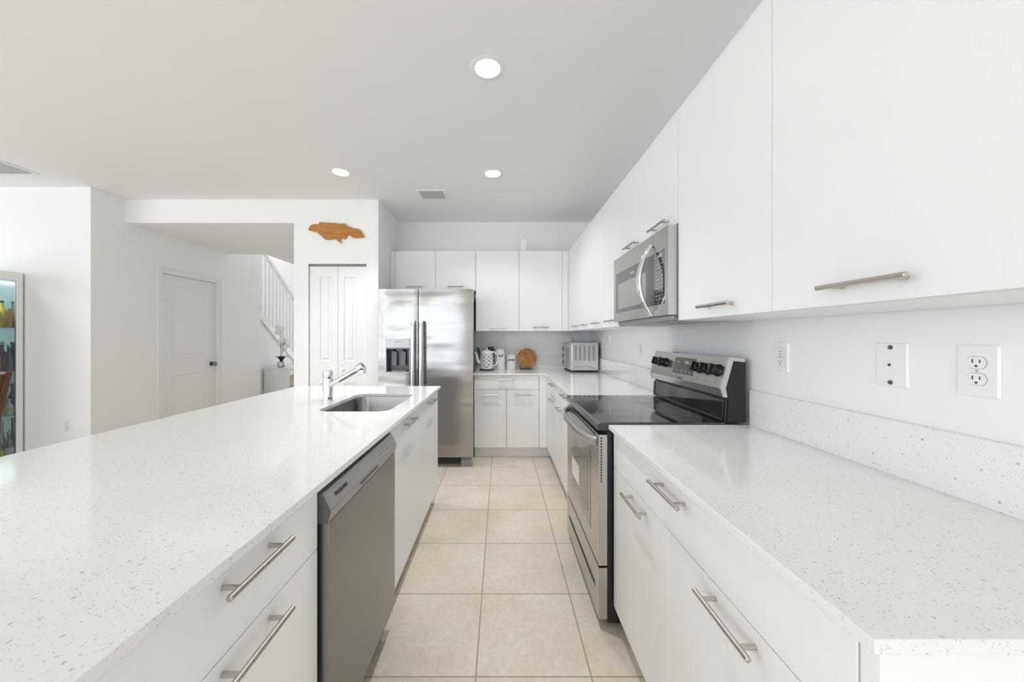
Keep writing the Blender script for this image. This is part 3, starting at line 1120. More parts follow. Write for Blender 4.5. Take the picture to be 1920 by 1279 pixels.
# ================================================================== RANGE
rg = thing('range', (.76, 1.965, 0), 'freestanding stainless steel electric range with black glass cooktop', 'stove')
RY0, RY1 = 1.584, 2.344
M().box(.475, 1.085, RY0 + .004, RY1 - .004, .028, .884, .003).build('body', BLACK, rg)
m = M()
for x in (.52, 1.03):
    for y in (RY0 + .06, RY1 - .06):
        m.cyl((x, y, 0), (x, y, .03), .016, n=12)
m.build('levelling_feet', PLDARK, rg)
m = M()
m.box(.432, 1.0, RY0, RY1, .884, .922, .006, 3)
ct = m.build('cooktop', BGLASS, rg)
M().box(.4285, .436, RY0 + .006, RY1 - .006, .888, .9175, .0025).build('front_trim', mat('dark polished steel trim', (.22, .215, .21), .2, 1.0), ct)
for x, y, r_ in ((.585, 1.77, .105), (.585, 2.16, .08), (.85, 1.78, .078), (.85, 2.15, .105)):
    m = M()
    for rr in ((r_, r_ + .0018),) + (((r_ * .66, r_ * .66 + .0015),) if r_ > .1 else ()):
        lp = [[(x + q_ * math.cos(a), y + q_ * math.sin(a)) for a in [2 * math.pi * i / 56 for i in range(56)]] for q_ in rr[::-1]]
        m.mesh(plate(lp, .0003), Matrix.Translation((0, 0, .9222)))
    m.build('burner_ring', RINGM, ct)
# oven door
fO = Face('R', .437)
WY0, WY1, WZ0, WZ1 = 1.735, 2.215, .375, .775
od = slab(M(), fO, [RY0 + .006, WY0, WY1, RY1 - .006], [.283, WZ0, WZ1, .866], inh([(WY0, WY1, WZ0, WZ1)]), -.037, lambda u, z: 0).build('oven_door', STEEL, rg)
wn = fO.box(M(), WY0, WY1, -.02, .0012, WZ0, WZ1).build('window', OVGLASS, od)
fO.box(M(), WY0 + .05, WY1 - .05, .0008, .0016, WZ0 + .05, WZ1 - .09).build('inner_pane', OVGLASS2, wn)
lb = fO.box(M(), 1.985, 2.175, .0016, .0024, .475, .590).build('white_patch', PAPER, wn)  # flat white patch with an orange top edge on the oven window
fO.box(M(), 1.985, 2.175, .0024, .0027, .583, .590).build('orange_edge', ORANGEP, lb)
m = M()
for i in range(12):
    m_y = RY0 + .07 + i * .056
    fO.box(m, m_y, m_y + .036, .0, .0012, .849, .858)
m.build('vent_slots', INK, od)
m = M()
for i in range(16):
    z = .655 + i * .0128
    m.box(.4445, .4505, RY0 + .0048, RY0 + .0062, z, z + .008)
m.build('side_vents', INK, od)
m = M()
pts = []
for i in range(29):
    t_ = i / 28
    y = RY0 + .018 + t_ * (RY1 - RY0 - .036)
    n_ = .004 + .056 * math.sin(math.pi * t_) ** .6
    pts.append(fO.p(y, n_, .832))
m.tube(pts, [.019] * 29, 20, flat=.62, up=(0, 0, 1))
m.build('handle', STEEL, od)
# storage drawer with finger groove
m = M()
a, b = RY0 + .006, RY1 - .006
fO.box(m, a, b, -.037, 0, .045, .145)
fO.box(m, a, b, -.037, 0, .172, .273)
fO.box(m, a, a + .06, -.037, 0, .145, .172)
fO.box(m, b - .06, b, -.037, 0, .145, .172)
sd = m.build('storage_drawer', STEEL, rg)
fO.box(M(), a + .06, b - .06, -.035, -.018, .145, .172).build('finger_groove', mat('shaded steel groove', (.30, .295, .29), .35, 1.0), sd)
# backguard
P0, P1, P2 = (1.016, 1.212), (.980, 1.072), (.992, 1.036)
m = M()
m.prism([P0, P1, P2, (1.006, 1.036), (1.0, 1.072), (1.034, 1.200), (1.085, 1.196), (1.085, 1.204)], 'xz', RY0 + .012, RY1 - .012)
bgd = m.build('control_console', STEEL, rg)
for a, b in ((RY0 + .002, RY0 + .012), (RY1 - .012, RY1 - .002)):
    m = M()
    m.prism([(1.015, 1.214), (.978, 1.072), (.990, 1.034), (1.008, 1.034), (1.000, 1.072), (1.034, 1.196), (1.086, 1.190), (1.086, 1.206)], 'xz', a, b)
    m.build('end_cap', mat('silver end cap', (.62, .62, .62), .35, .6), bgd)
m = M()
m.prism([(1.034, 1.195), (1.0, 1.072), (1.014, 1.030), (1.010, .924), (1.088, .924), (1.088, 1.192)], 'xz', RY0 + .003, RY1 - .003)
m.build('console_body', BLACK, bgd)
m = M()
m.prism([(1.000, .9235), (1.0095, .9235), (1.0135, 1.020), (1.004, 1.020)], 'xz', RY0 + .010, RY1 - .010)
bp = m.build('splash_panel', BGLASS, bgd)
M().tube([(.999, RY0 + .02, 1.014), (.9955, RY0 + .02, .932), (.9955, RY1 - .02, .932), (.999, RY1 - .02, 1.014)], .0028, 10).build('panel_bead', BGLASS, bp)


def con(u, f, n):
    """point on the sloping console: f = 0 at its crease, 1 at its top"""
    nx, nz = -.9685, .249
    return Vector((P1[0] + (P0[0] - P1[0]) * f + nx * n, u, P1[1] + (P0[1] - P1[1]) * f + nz * n))


def conf(u, f, n):
    x = Vector((0, -1, 0))
    y = Vector((P0[0] - P1[0], 0, P0[1] - P1[1])).normalized()
    z = x.cross(y)
    o_ = con(u, f, n)
    return Matrix(((x.x, y.x, z.x, o_.x), (x.y, y.y, z.y, o_.y), (x.z, y.z, z.z, o_.z), (0, 0, 0, 1)))


bm = bmesh.new(); bmesh.ops.create_cube(bm, size=1)
dsp2 = M().bm(bm, False, conf(1.945, .52, .0006) @ Matrix.Diagonal((.215, .092, .0012, 1))).build('display', mat('grey display glass', (.10, .095, .09), .12), bgd)
text('clock_digits', '12:30', .022, conf(1.925, .66, .0014), DIGITS, dsp2)
m = M()
for i, (du, f) in enumerate(((.075, .66), (.06, .66), (-.06, .62), (-.08, .66), (.08, .33), (.06, .33), (.01, .36), (-.03, .33), (-.07, .3), (.01, .28))):
    bm = bmesh.new(); bmesh.ops.create_cube(bm, size=1)
    m.bm(bm, False, conf(1.945 + du, f, .0014) @ Matrix.Diagonal((.012, .0035, .0003, 1)))
m.build('button_print', WHITEINK, dsp2)
for u in (1.640, 1.715, 1.790, 2.165, 2.245):
    kb = M()
    kb.lathe([(0, .0), (.029, 0), (.029, .004), (.025, .008), (.0235, .034), (.020, .037), (0, .037)], n=28, mtx=conf(u, .55, .0005))
    k_ = kb.build('control_knob', BLACK, bgd)
    bm = bmesh.new(); bmesh.ops.create_cube(bm, size=1)
    M().bm(bm, False, conf(u, .55, .039) @ Matrix.Diagonal((.011, .046, .018, 1))).build('grip', BLACK, k_)
    bm = bmesh.new(); bmesh.ops.create_cube(bm, size=1)
    M().bm(bm, False, conf(u, .63, .0484) @ Matrix.Diagonal((.0018, .012, .0006, 1))).build('pointer', WHITEINK, k_)
m = M()
for u in (1.640, 1.715, 1.790):
    lp = [[(q_ * math.cos(x), q_ * math.sin(x)) for x in [2 * math.pi * i / 20 for i in range(20)]] for q_ in (.006, .005)]
    m.mesh(plate(lp, .0003), conf(u, .16, .0005))
m.build('burner_symbols', GREYINK, bgd)
text('brand_lettering', 'FRIGIDAIRE', .011, conf(1.955, .0, .0008) @ Matrix.Translation((0, .008, 0)), GREYINK, bgd)
M().box(1.05, 1.07, 2.14, 2.17, 1.2035, 1.212, .002).build('vent_nub', BLACK, bgd)

# ================================================================== MICROWAVE
mw = thing('microwave', (.93, 1.965, 1.40), 'stainless steel microwave mounted over the range', 'microwave')
MY0, MY1, MZ0, MZ1 = 1.588, 2.350, 1.402, 1.803
M().box(.800, 1.115, MY0, MY1, MZ0, MZ1 - .001).build('case', BLACK, mw)
fM = Face('R', .745)
GX0, GX1, GZ0, GZ1 = 1.622, 2.305, 1.455, 1.706
SP = 1.744
m = slab(M(), fM, [MY0, GX0, SP - .001], [MZ0, GZ0, GZ1, MZ1], inh([(GX0, SP, GZ0, GZ1)]), -.03, lambda u, z: 0)
pn = m.build('control_side', STEEL, mw)
m = slab(M(), fM, [SP + .001, GX1, MY1], [MZ0, GZ0, GZ1, MZ1], inh([(SP, GX1, GZ0, GZ1)]), -.03, lambda u, z: 0)
md = m.build('door', STEEL, mw)
m = M()
m.box(.7755, .799, MY0, MY1, MZ0, MZ1)
m.build('front_rim', mat('silver microwave rim', (.66, .66, .66), .35, .7), mw)
wn = fM.box(M(), SP + .001, GX1, -.02, .0005, GZ0, GZ1).build('window', mat('grey mirrored glass', (.16, .155, .148), .07, .6, spec=.8), md)
fM.box(M(), 1.83, 2.262, .0005, .0011, 1.478, 1.635).build('mesh_screen', mat('pale window mesh', (.40, .395, .38), .14, .7), wn)
text('brand_lettering', 'FRIGIDAIRE', .012, fM.frame(2.02, .0012, 1.668), WHITEINK, wn)
cp = fM.box(M(), GX0, SP - .001, -.02, .0005, GZ0, GZ1).build('control_glass', MWGLASS, pn)
text('clock_digits', '12:30', .020, fM.frame(1.672, .001, 1.683), WHITEINK, cp)
m = M()
for i in range(10):
    for j in range(3):
        fM.box(m, 1.642 + j * .030, 1.642 + j * .030 + (.008 if (i + j) % 3 else .013), .0005, .0009, 1.478 + i * .0185, 1.481 + i * .0185)
m.build('keypad_print', WHITEINK, cp)
m = M()
pts = []
for i in range(31):
    t_ = i / 30
    z = 1.408 + t_ * .345
    pts.append(fM.p(1.757, .006 + .060 * math.sin(math.pi * t_) ** .8, z))
m.tube(pts, [.019 - .006 * abs(2 * i / 30 - 1) ** 4 for i in range(31)], 20, flat=.55, up=(0, 1, 0))
m.build('handle', CHROME, md)
m = M()
m.box(.770, 1.112, MY0 + .012, MY1 - .01, 1.380, MZ0 - .001, .002)
bs = m.build('underside_tray', mat('grey painted steel', (.42, .415, .40), .4, .5), mw)
for y in (1.68, 2.02):
    M().box(.84, 1.06, y, y + .22, 1.3775, 1.3795).build('grease_filter', GREYPL, bs)
M().cyl((.80, 2.34, 1.372), (.80, 2.34, 1.3805), .006, n=10).build('screw', NICKEL, bs)

# ================================================================== ON THE BACK WORKTOP
kx, ky = -.167, 4.20
kt = thing('kettle', (kx, ky, ZC), 'white electric kettle with grey lattice pattern beside the fridge', 'kettle')
M().lathe([(.0, 0), (.082, 0), (.085, .008), (.080, .022), (0, .022)], (kx, ky, ZC), 36).build('base', PLDARK, kt)
m = M()
m.lathe([(0, .022), (.076, .022), (.079, .05), (.0785, .12), (.074, .19), (.070, .212), (.066, .22), (.05, .228), (0, .232)], (kx, ky, ZC), 48)
m.build('body', KETTLE, kt, origin=(kx, ky, ZC + .117))
lid = M().lathe([(.05, .2275), (.048, .233), (.02, .238), (0, .239)], (kx, ky, ZC), 32).build('lid', CERAM, kt)
M().tube([(kx - .013, ky, ZC + .236), (kx - .013, ky, ZC + .252), (kx, ky, ZC + .264), (kx + .013, ky, ZC + .252), (kx + .013, ky, ZC + .236)], .0055, 12).build('knob', CERAM, lid)
m = M()
m.tube([(kx - .066, ky - .01, ZC + .085), (kx - .092, ky - .01, ZC + .095), (kx - .112, ky - .01, ZC + .135), (kx - .118, ky - .01, ZC + .18), (kx - .128, ky - .01, ZC + .205), (kx - .138, ky - .01, ZC + .214)], [.026, .024, .017, .012, .009, .007], 16)
m.build('spout', CERAM, kt)
m = M()
pts = []
for i in range(15):
    a = R(100 - 200 * i / 14)
    pts.append((kx + .072 + .062 * math.cos(a), ky - .01, ZC + .135 + .082 * math.sin(a)))
m.tube([(kx + .060, ky - .01, ZC + .216)] + pts + [(kx + .070, ky - .01, ZC + .052)], .0085, 14)
m.build('handle', CERAM, kt)
M().ball((kx + .092, ky - .02, ZC + .03), (.011, .011, .014)).build('switch', GREYPL, kt)
M().box(kx - .022, kx + .022, ky - .0800, ky - .0775, ZC + .042, ZC + .049, .001).build('brand_mark', GREYINK, kt)


def canister(x, y, r_, h, word, size, label):
    t = thing('canister', (x, y, ZC), label, 'canister', 'white lettered canisters')
    M().lathe([(0, 0), (r_ - .003, 0), (r_, .004), (r_, h * .80), (r_ - .004, h * .815), (0, h * .815)], (x, y, ZC), 40).build('jar', CERAM, t)
    ld2 = M().lathe([(r_ - .006, h * .816), (r_ - .002, h * .83), (r_ - .003, h * .87), (r_ * .6, h * .905), (0, h * .91)], (x, y, ZC), 40).build('lid', CERAM, t)
    M().lathe([(.009, h * .905), (.007, h * .93), (.015, h * .965), (.012, h * .99), (0, h)], (x, y, ZC), 20).build('knob', CERAM, ld2)
    # lettering bent round the jar
    cu = bpy.data.curves.new('t', 'FONT')
    cu.body = word
    cu.size = size
    cu.shear = .35
    cu.align_x = 'CENTER'
    cu.align_y = 'CENTER'
    cu.extrude = .0003
    cu.resolution_u = 3
    cu.offset = .0012
    me_ = _tomesh(cu)
    v = []
    for q_ in me_.vertices:
        a = q_.co.x / r_ - .12 - math.pi / 2
        rr = r_ + .0004 + q_.co.z
        v.append((x + rr * math.cos(a), y + rr * math.sin(a), ZC + h * .60 + q_.co.y))
    M().add(v, [list(p_.vertices) for p_ in me_.polygons]).build('lettering', INK, t)


canister(-.013, 4.34, .063, .282, 'flour', .054, 'tall white canister lettered flour behind the kettle handle')
canister(.128, 4.36, .056, .198, 'sugar', .046, 'short white canister lettered sugar beside the round wooden board')

# round wooden board leaning in a small dark stand
bx, by, br_ = .318, 4.36, .118
t = thing('cutting_board', (bx, by, ZC), 'round acacia wood board standing upright beside the sugar canister', 'cutting board')
mt = Matrix.Translation((bx, by, ZC + .019 + br_)) @ Matrix.Rotation(R(82), 4, 'X')
M().lathe([(0, -.012), (br_ - .002, -.012), (br_, -.010), (br_, .008), (br_ - .002, .010), (0, .010)], n=64, mtx=mt, smooth=False).build('board', BOARD, t)
M().lathe([(0, .0101), (.008, .0101), (.007, .0108), (0, .0108)], n=16, mtx=mt).build('center_plug', WALNUT, t)
t = thing('board_stand', (bx - .02, 4.335, ZC), 'small dark stand holding the round wooden board', 'stand')
M().box(bx - .085, bx + .055, 4.310, 4.40, ZC, ZC + .016, .002).build('base', PLDARK, t)
M().box(bx - .10, bx + .045, 4.312, 4.330, ZC + .0165, ZC + .036, .002).build('front_lip', EDGEW, t)

# green lidded jar and dark brush behind the kettle
t = thing('jar', (-.135, 4.345, ZC), 'jar with dark green lid half hidden behind the kettle', 'jar')
M().lathe([(0, 0), (.036, 0), (.037, .01), (.037, .17), (.030, .20), (0, .20)], (-.122, 4.385, ZC), 28).build('jar_body', GREYPL, t)
M().box(-.160, -.086, 4.355, 4.415, ZC + .201, ZC + .272, .012).build('lid', mat('dark green lid', (.012, .06, .045), .5), t)
m = M()
m.tube([(-.245, 4.40, ZC + .006), (-.247, 4.42, ZC + .10), (-.262, 4.43, ZC + .19), (-.285, 4.44, ZC + .262)], [.012, .009, .013, .016], 10, flat=.4)
o = m.build('spatula', PLDARK)
tag(o, 'dark spatula leaning on the wall behind the kettle spout', 'spatula')

# toaster oven
tx0, tx1, ty0, ty1, tz = .762, 1.085, 3.955, 4.42, ZC
to = thing('toaster_oven', (.92, 4.19, tz), 'silver toaster oven in the corner with louvered side', 'toaster oven')
M().box(tx0 + .021, tx1, ty0, ty1, tz + .018, tz + .332, .008).build('housing', mat('satin toaster steel', (.62, .62, .62), .30, .9), to)
m = M()
for x in (tx0 + .04, tx1 - .04):
    for y in (ty0 + .04, ty1 - .04):
        m.cyl((x, y, tz), (x, y, tz + .02), .014, .012, 14)
m.build('feet', PLDARK, to)
LOUV = mat('dark louver slot', (.10, .10, .10), .5)
for c_ in range(5):
    for i in range(15):
        x = tx0 + .052 + c_ * .050
        z = tz + .132 + i * .0112
        M().box(x, x + .030, ty0 - .0012, ty0 + .0005, z, z + .0052).build('side_louver', LOUV, to)
m = M()
pts = [(tx0 + .035 + .25 * i / 16, ty0 - .001, tz + .045 + .022 * math.sin(math.pi * i / 16)) for i in range(17)]
m.tube(pts, .004, 8)
m.build('side_embossing', mat('satin toaster rib', (.62, .62, .62), .28, .9), to)
m = M()
pts = [(tx0 + .02 + .28 * i / 16, ty0 - .001, tz + .315 - .010 * math.sin(math.pi * i / 16)) for i in range(17)]
m.tube(pts, .003, 8)
m.build('side_embossing', mat('satin toaster rib', (.62, .62, .62), .28, .9), to)
fT = Face('R', tx0)
td = slab(M(), fT, [ty0 + .012, ty0 + .03, ty1 - .14, ty1 - .012], [tz + .03, tz + .06, tz + .27, tz + .322], inh([(ty0 + .03, ty1 - .14, tz + .06, tz + .27)]), -.02, lambda u, z: 0).build('front_door', mat('satin door steel', (.5, .5, .5), .3, .9), to)
fT.box(M(), ty0 + .03, ty1 - .14, -.012, -.004, tz + .06, tz + .27).build('window', mat('grey toaster glass', (.36, .36, .36), .25, .85), td)
m = M()
m.cyl(fT.p(ty0 + .03, .035, tz + .295), fT.p(ty1 - .15, .035, tz + .295), .008, n=14)
for u in (ty0 + .06, ty1 - .18):
    m.cyl(fT.p(u, -.002, tz + .295), fT.p(u, .035, tz + .295), .006, n=12)
m.build('handle', CHROME, td)
for z in (.09, .17, .25):
    m = M()
    m.cyl(fT.p(ty1 - .075, -.001, tz + z), fT.p(ty1 - .075, .007, tz + z), .018, n=18)
    m.build('knob', PLDARK, to)
# plug and thin cord under the corner cabinet
t = thing('plug_adapter', (.865, 4.468, 1.235), 'white plug adapter with thin cord on the back wall above the toaster oven', 'plug')
M().box(.845, .885, 4.43, 4.469, 1.235, 1.30, .004).build('adapter', PLASTIC, t)
M().tube([(.862, 4.44, 1.30), (.845, 4.45, 1.335), (.83, 4.455, 1.36), (.822, 4.455, 1.3735)], .0022, 8).build('cord', GREYPL, t)

# ================================================================== WOODEN WALL SIGN
ol = [(185, 400), (192, 365), (205, 345), (240, 305), (270, 303), (300, 298), (330, 295), (368, 300), (375, 270), (400, 262), (432, 263), (470, 268), (515, 272), (560, 271), (610, 278), (660, 274), (700, 283), (740, 290), (790, 288), (845, 290), (868, 318), (890, 342), (940, 350), (970, 368), (1000, 378), (1035, 377), (1075, 381), (1115, 410), (1140, 450), (1160, 490), (1190, 514), (1160, 527), (1130, 535), (1095, 533), (1060, 541), (1020, 535), (985, 538), (955, 515), (925, 490), (872, 488), (866, 515), (862, 540), (830, 560), (790, 545), (762, 556), (742, 590), (770, 630), (740, 615), (720, 602), (690, 580), (650, 556), (625, 565), (600, 568), (550, 569), (500, 572), (478, 562), (460, 545), (435, 520), (410, 497), (370, 470), (345, 437), (310, 430), (265, 428), (245, 416), (215, 412)]
px = lambda cx, cy: ((560 + cx / 9.6 - 939) * 3.72 / 669, 1.30 + (633 - (390 + cy / 9.6)) * 3.72 / 669)
loop = [px(a, b) for a, b in ol]
sg = M().mesh(plate([loop], .016, .0012), Matrix.Translation((0, 3.718, 0)) @ Matrix.Rotation(R(90), 4, 'X')).build('wall_sign', ART)
tag(sg, 'orange-brown carved wooden wall sign with a jagged outline above the pantry door', 'wall sign')
# pale hand-carved script, worn past reading
m = M()
rnd = random.Random(5)
for x0, x1, yc, amp in ((480, 660, 316, 14), (470, 510, 360, 11), (640, 692, 372, 10), (450, 612, 410, 12), (690, 735, 410, 9), (462, 492, 464, 13), (465, 575, 518, 13), (690, 735, 440, 8)):
    n_ = int((x1 - x0) / 7) + 2
    pts = []
    for i in range(n_):
        a, b = px(x0 + (x1 - x0) * i / (n_ - 1), yc + amp * math.sin(i * 2.1 + rnd.random()) * (.5 + rnd.random() * .5))
        pts.append((a, 3.7095, b))
    m.tube(pts, .0011, 6)
m.build('carved_script', mat('pale carved wood', (.72, .50, .27), .6), sg)

# ================================================================== HALL DESK AND ORCHID
dk = thing('desk', (-3.87, 6.65, 0), 'white desk against the staircase wall in the hall', 'desk')
dx0, dx1, dy0, dy1, dz = -4.085, -3.66, 6.15, 7.15, .772
M().box(dx0, dx1, dy0, dy1, dz - .03, dz, .002).build('desk_top', TRIM, dk)
for y in (dy0 + .002, dy1 - .032):
    M().box(dx0 + .002, dx1 - .002, y, y + .03, 0, dz - .0305, .002).build('side_panel', TRIM, dk)
M().box(dx0 + .002, dx0 + .02, dy0 + .034, dy1 - .034, .35, dz - .032).build('back_panel', TRIM, dk)
M().box(dx0 + .03, dx1 - .006, dy0 + .036, dy1 - .036, dz - .13, dz - .034, .002).build('drawer', TRIM, dk)
o = M().box(-3.785, -3.675, 6.20, 6.42, dz, dz + .016, .002).build('notebook', [PAPER])
tag(o, 'white notebook on the hall desk beside the orchid', 'notebook')
ox, oy = -3.875, 6.30
orc = thing('orchid', (ox, oy, dz), 'white orchid in a silver pot on the hall desk', 'potted plant')
M().lathe([(0, 0), (.052, 0), (.066, .03), (.070, .06), (.062, .095), (.052, .105), (.046, .105), (.046, .09), (0, .09)], (ox, oy, dz), 28).build('pot', mat('silver pot', (.62, .62, .61), .22, .9), orc)
LEAF = mat('dark green leaf', (.012, .025, .012), .35)
STEMM = mat('dark stem', (.03, .03, .02), .5)
PETAL = mat('white petal', (.85, .85, .845), .5)
for k_ in range(7):
    a = k_ * 2.4
    dvx = Vector((math.cos(a), math.sin(a), 0))
    pv = Vector((-dvx.y, dvx.x, 0))
    vs_, fs = [], []
    for i in range(7):
        s_ = i / 6
        c_ = Vector((ox, oy, dz + .10)) + dvx * (.115 * s_) + Vector((0, 0, .10 * math.sin(s_ * 2.0)))
        wd_ = .034 * math.sin(math.pi * min(.97, s_ * .85 + .12))
        vs_ += [c_ - pv * wd_, c_ + Vector((0, 0, -.006)), c_ + pv * wd_]
        if i:
            b_ = (i - 1) * 3
            fs += [(b_, b_ + 1, b_ + 4, b_ + 3), (b_ + 1, b_ + 2, b_ + 5, b_ + 4)]
    M().add(vs_, fs, True).build('leaf', LEAF, orc)
rnd = random.Random(3)
for sx_, hgt, cx_ in ((-.012, .68, .0), (.012, .44, .05)):
    top = Vector((ox + sx_ + cx_ * .9, oy, dz + hgt))
    M().tube([(ox + sx_, oy, dz + .09), (ox + sx_, oy, dz + hgt * .55), (ox + sx_ + cx_ * .5, oy, dz + hgt * .85), top], .0045, 8).build('stem', STEMM, orc)
    for q_ in range(7):
        c_ = top + Vector((rnd.uniform(-.075, .06), rnd.uniform(-.05, .03), rnd.uniform(-.10, .055)))
        m = M()
        for j in range(5):
            a = j * 2 * math.pi / 5 + q_
            m.ball((c_.x + .022 * math.cos(a), c_.y - .004, c_.z + .022 * math.sin(a)), (.026, .007, .026), 10, 6)
        m.ball((c_.x, c_.y - .01, c_.z), .008, 8, 6)
        m.build('flower', PETAL, orc)

# ================================================================== DISPLAY CABINET WITH BOTTLES
cX, cB, cy0, cy1, cz1 = -4.556, -4.90, 2.56, 3.402, 1.916
cb = thing('display_cabinet', (-4.73, 2.98, 0), 'tall white glass-fronted display cabinet full of bottles, far left', 'display cabinet')
fC = Face('L', cX)
m = M()
m.box(cB, cX - .022, cy0, cy0 + .02, 0, cz1).box(cB, cX - .022, cy1 - .02, cy1, 0, cz1)
m.box(cB, cX - .022, cy0 + .02, cy1 - .02, cz1 - .03, cz1).box(cB, cX - .022, cy0 + .02, cy1 - .02, 0, .15)
m.build('carcass', TRIM, cb)
M().box(cB, cB + .01, cy0 + .02, cy1 - .02, .15, cz1 - .03).build('mirror_back', MIRROR, cb)
M().box(cB + .011, cX - .024, cy1 - .025, cy1 - .0205, .15, cz1 - .03).build('mirror_side', MIRROR, cb)
m = M()
for a, b, c_, d_ in ((cy0, cy0 + .045, .02, cz1), (cy1 - .045, cy1, .02, cz1), (cy0 + .045, cy1 - .045, cz1 - .082, cz1), (cy0 + .045, cy1 - .045, .02, .12)):
    fC.box(m, a, b, -.02, 0, c_, d_, .002)
gd = m.build('door_frame', TRIM, cb)
fC.box(M(), cy0 + .045, cy1 - .045, -.012, -.008, .12, cz1 - .082).build('glass_pane', GLASS, gd)
SH = [1.399, .988, .580, .151]
for z in SH[:3]:
    M().box(cB + .012, cX - .026, cy0 + .021, cy1 - .026, z - .008, z).build('glass_shelf', mat('green edged glass shelf', (.16, .25, .24), .1, 0), cb)
lt = M().lathe([(0, cz1 - .045), (.03, cz1 - .045), (.032, cz1 - .031), (0, cz1 - .031)], (-4.70, 3.2, 0), 20).build('puck_light', LAMP, cb)
ldl = bpy.data.lights.new('lamp_glow', 'AREA')
ldl.shape = 'RECTANGLE'
ldl.size, ldl.size_y, ldl.energy = .12, .6, 2.6
lo = bpy.data.objects.new('lamp_glow', ldl)
lo.location = (.04, .1, cz1 - .05)
lo.parent = cb
COL.objects.link(lo)


def glassy(name, col, rough=.08):
    return mat(name, col, rough, 0, spec=.7, coat=.3)


AMB, YEL, DKR, NAVY, TEAL, CLEAR, SMOKE = (glassy(*a) for a in (('amber liquor', (.62, .30, .05)), ('yellow liquor', (.85, .66, .10)), ('dark red bottle', (.16, .03, .035)), ('dark blue bottle', (.06, .07, .14)), ('teal bottle', (.06, .55, .58)), ('clear bottle', (.68, .72, .72)), ('smoky bottle', (.22, .26, .27))))
CAPB, CAPW, CAPY, CAPR = mat('black cap', (.03, .03, .03), .4), mat('white cap', (.75, .75, .74), .4), mat('pale yellow cap', (.72, .62, .28), .4), mat('red cap', (.35, .03, .03), .4)
LABW, LABY, LABG = mat('white bottle label', (.72, .72, .70), .6), mat('yellow bottle label', (.75, .60, .04), .6), mat('cream bottle label', (.6, .52, .3), .6)
PROF = {
    'tall': [(0, 0), (1, 0), (1.02, .02), (1.02, .55), (.9, .63), (.42, .74), (.36, .80), (.36, .92), (0, .92)],
    'squat': [(0, 0), (1, 0), (1.02, .03), (1.02, .45), (.85, .60), (.45, .72), (.40, .78), (.40, .90), (0, .90)],
    'slim': [(0, 0), (.8, 0), (.82, .02), (.80, .40), (.5, .60), (.36, .72), (.34, .93), (0, .93)],
}


def bottle(x, y, shelf, r_, h, kind, body, cap, lab, label):
    z = SH[shelf] + .0008
    t = thing('bottle', (x, y, z), label, 'bottle', 'bottles in the display cabinet')
    pr = [(a * r_, b * h) for a, b in PROF[kind]]
    M().lathe(pr, (x, y, z), 20).build('glass_body', body, t)
    rn, hn = pr[-2]
    M().lathe([(0, hn + .0005), (rn * 1.15, hn + .0005), (rn * 1.15, h), (0, h)], (x, y, z), 14).build('cap', cap, t)
    if lab:
        M().lathe([(r_ * 1.028, h * .12), (r_ * 1.035, h * .12), (r_ * 1.035, h * .44), (r_ * 1.028, h * .44)], (x, y, z), 20).build('label', lab, t)


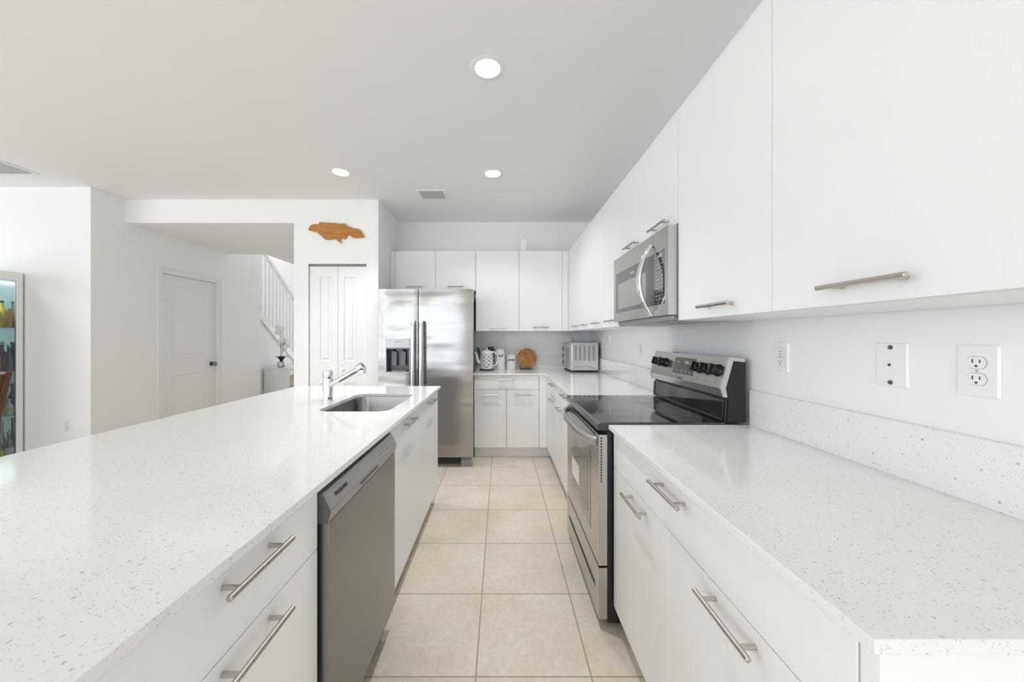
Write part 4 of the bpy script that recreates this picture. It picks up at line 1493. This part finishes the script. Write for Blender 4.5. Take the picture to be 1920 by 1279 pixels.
QA, QB, QC = (-4.604, 3.340), (-4.670, 3.338), (-4.612, 3.268)
for a in (
    (*QA, 0, .027, .175, 'slim', AMB, CAPW, None, 'amber liquor bottle at the right end of the top cabinet shelf'),
    (*QB, 0, .031, .245, 'tall', YEL, CAPB, LABW, 'black capped yellow liquor bottle on the top shelf of the cabinet'),
    (*QC, 0, .032, .20, 'squat', YEL, CAPR, LABY, 'bottle with yellow label on the top shelf of the cabinet, at the picture edge'),
    (*QA, 1, .029, .245, 'squat', NAVY, CAPW, None, 'dark blue bottle at the right end of the second cabinet shelf'),
    (*QB, 1, .033, .27, 'squat', NAVY, CAPW, LABW, 'dark bottle with white cap set back on the second cabinet shelf'),
    (*QC, 1, .033, .24, 'tall', DKR, CAPB, None, 'dark red bottle on the second cabinet shelf, at the picture edge'),
    (*QA, 2, .029, .145, 'squat', CLEAR, CAPW, LABG, 'short clear decanter at the right end of the third cabinet shelf'),
    (*QB, 2, .033, .28, 'squat', TEAL, CAPW, LABW, 'teal bottle on the third cabinet shelf behind the chair'),
    (*QC, 2, .034, .15, 'squat', CLEAR, CAPW, LABG, 'short clear decanter on the third cabinet shelf, in front of the teal bottle'),
    (*QA, 3, .029, .27, 'squat', SMOKE, CAPY, LABW, 'pale capped smoky bottle at the right end of the lowest cabinet shelf'),
    (*QB, 3, .032, .38, 'slim', CLEAR, CAPW, None, 'tall clear bottle on the lowest cabinet shelf'),
    (*QC, 3, .034, .25, 'squat', SMOKE, CAPY, LABY, 'yellow labeled bottle with pale cap on the lowest cabinet shelf'),
):
    bottle(*a)

# ================================================================== DINING CHAIR AT THE LEFT EDGE
ch = thing('dining_chair', (-3.80, 2.28, 0), 'dark brown wooden dining chair in front of the display cabinet', 'chair')
CM = Matrix.Translation((-3.805, 2.285, 0)) @ Matrix.Rotation(R(180), 4, 'Z')   # local +x is the sitter's front


def cpart(name, m_, mt_=WALNUT):
    m_.v = [CM @ v for v in m_.v]
    return m_.build(name, mt_, ch)


cpart('seat', M().box(-.21, .23, -.22, .22, .43, .465, .008))
cpart('seat_frame', M().box(-.19, .20, -.20, .20, .37, .4295))
for sy in (-1, 1):
    cpart('leg', M().tube([(.20, sy * .19, .43), (.205, sy * .195, 0)], [.022, .016], 4))
    q = M()
    q.prism([(-.215, 0), (-.175, 0), (-.175, .46), (-.325, 1.062), (-.36, 1.062), (-.215, .46)], 'xz', sy * .215 - .018, sy * .215 + .018)
    cpart('back_post', q)
q = M()
q.prism([(-.322, 1.045), (-.352, 1.045), (-.316, .90), (-.286, .90)], 'xz', -.197, .197)
cpart('top_rail', q)
for yv_ in (-.12, -.04, .04, .12):
    q = M()
    q.prism([(-.287, .90), (-.305, .90), (-.2, .48), (-.185, .48)], 'xz', yv_ - .02, yv_ + .02)
    cpart('back_slat', q)
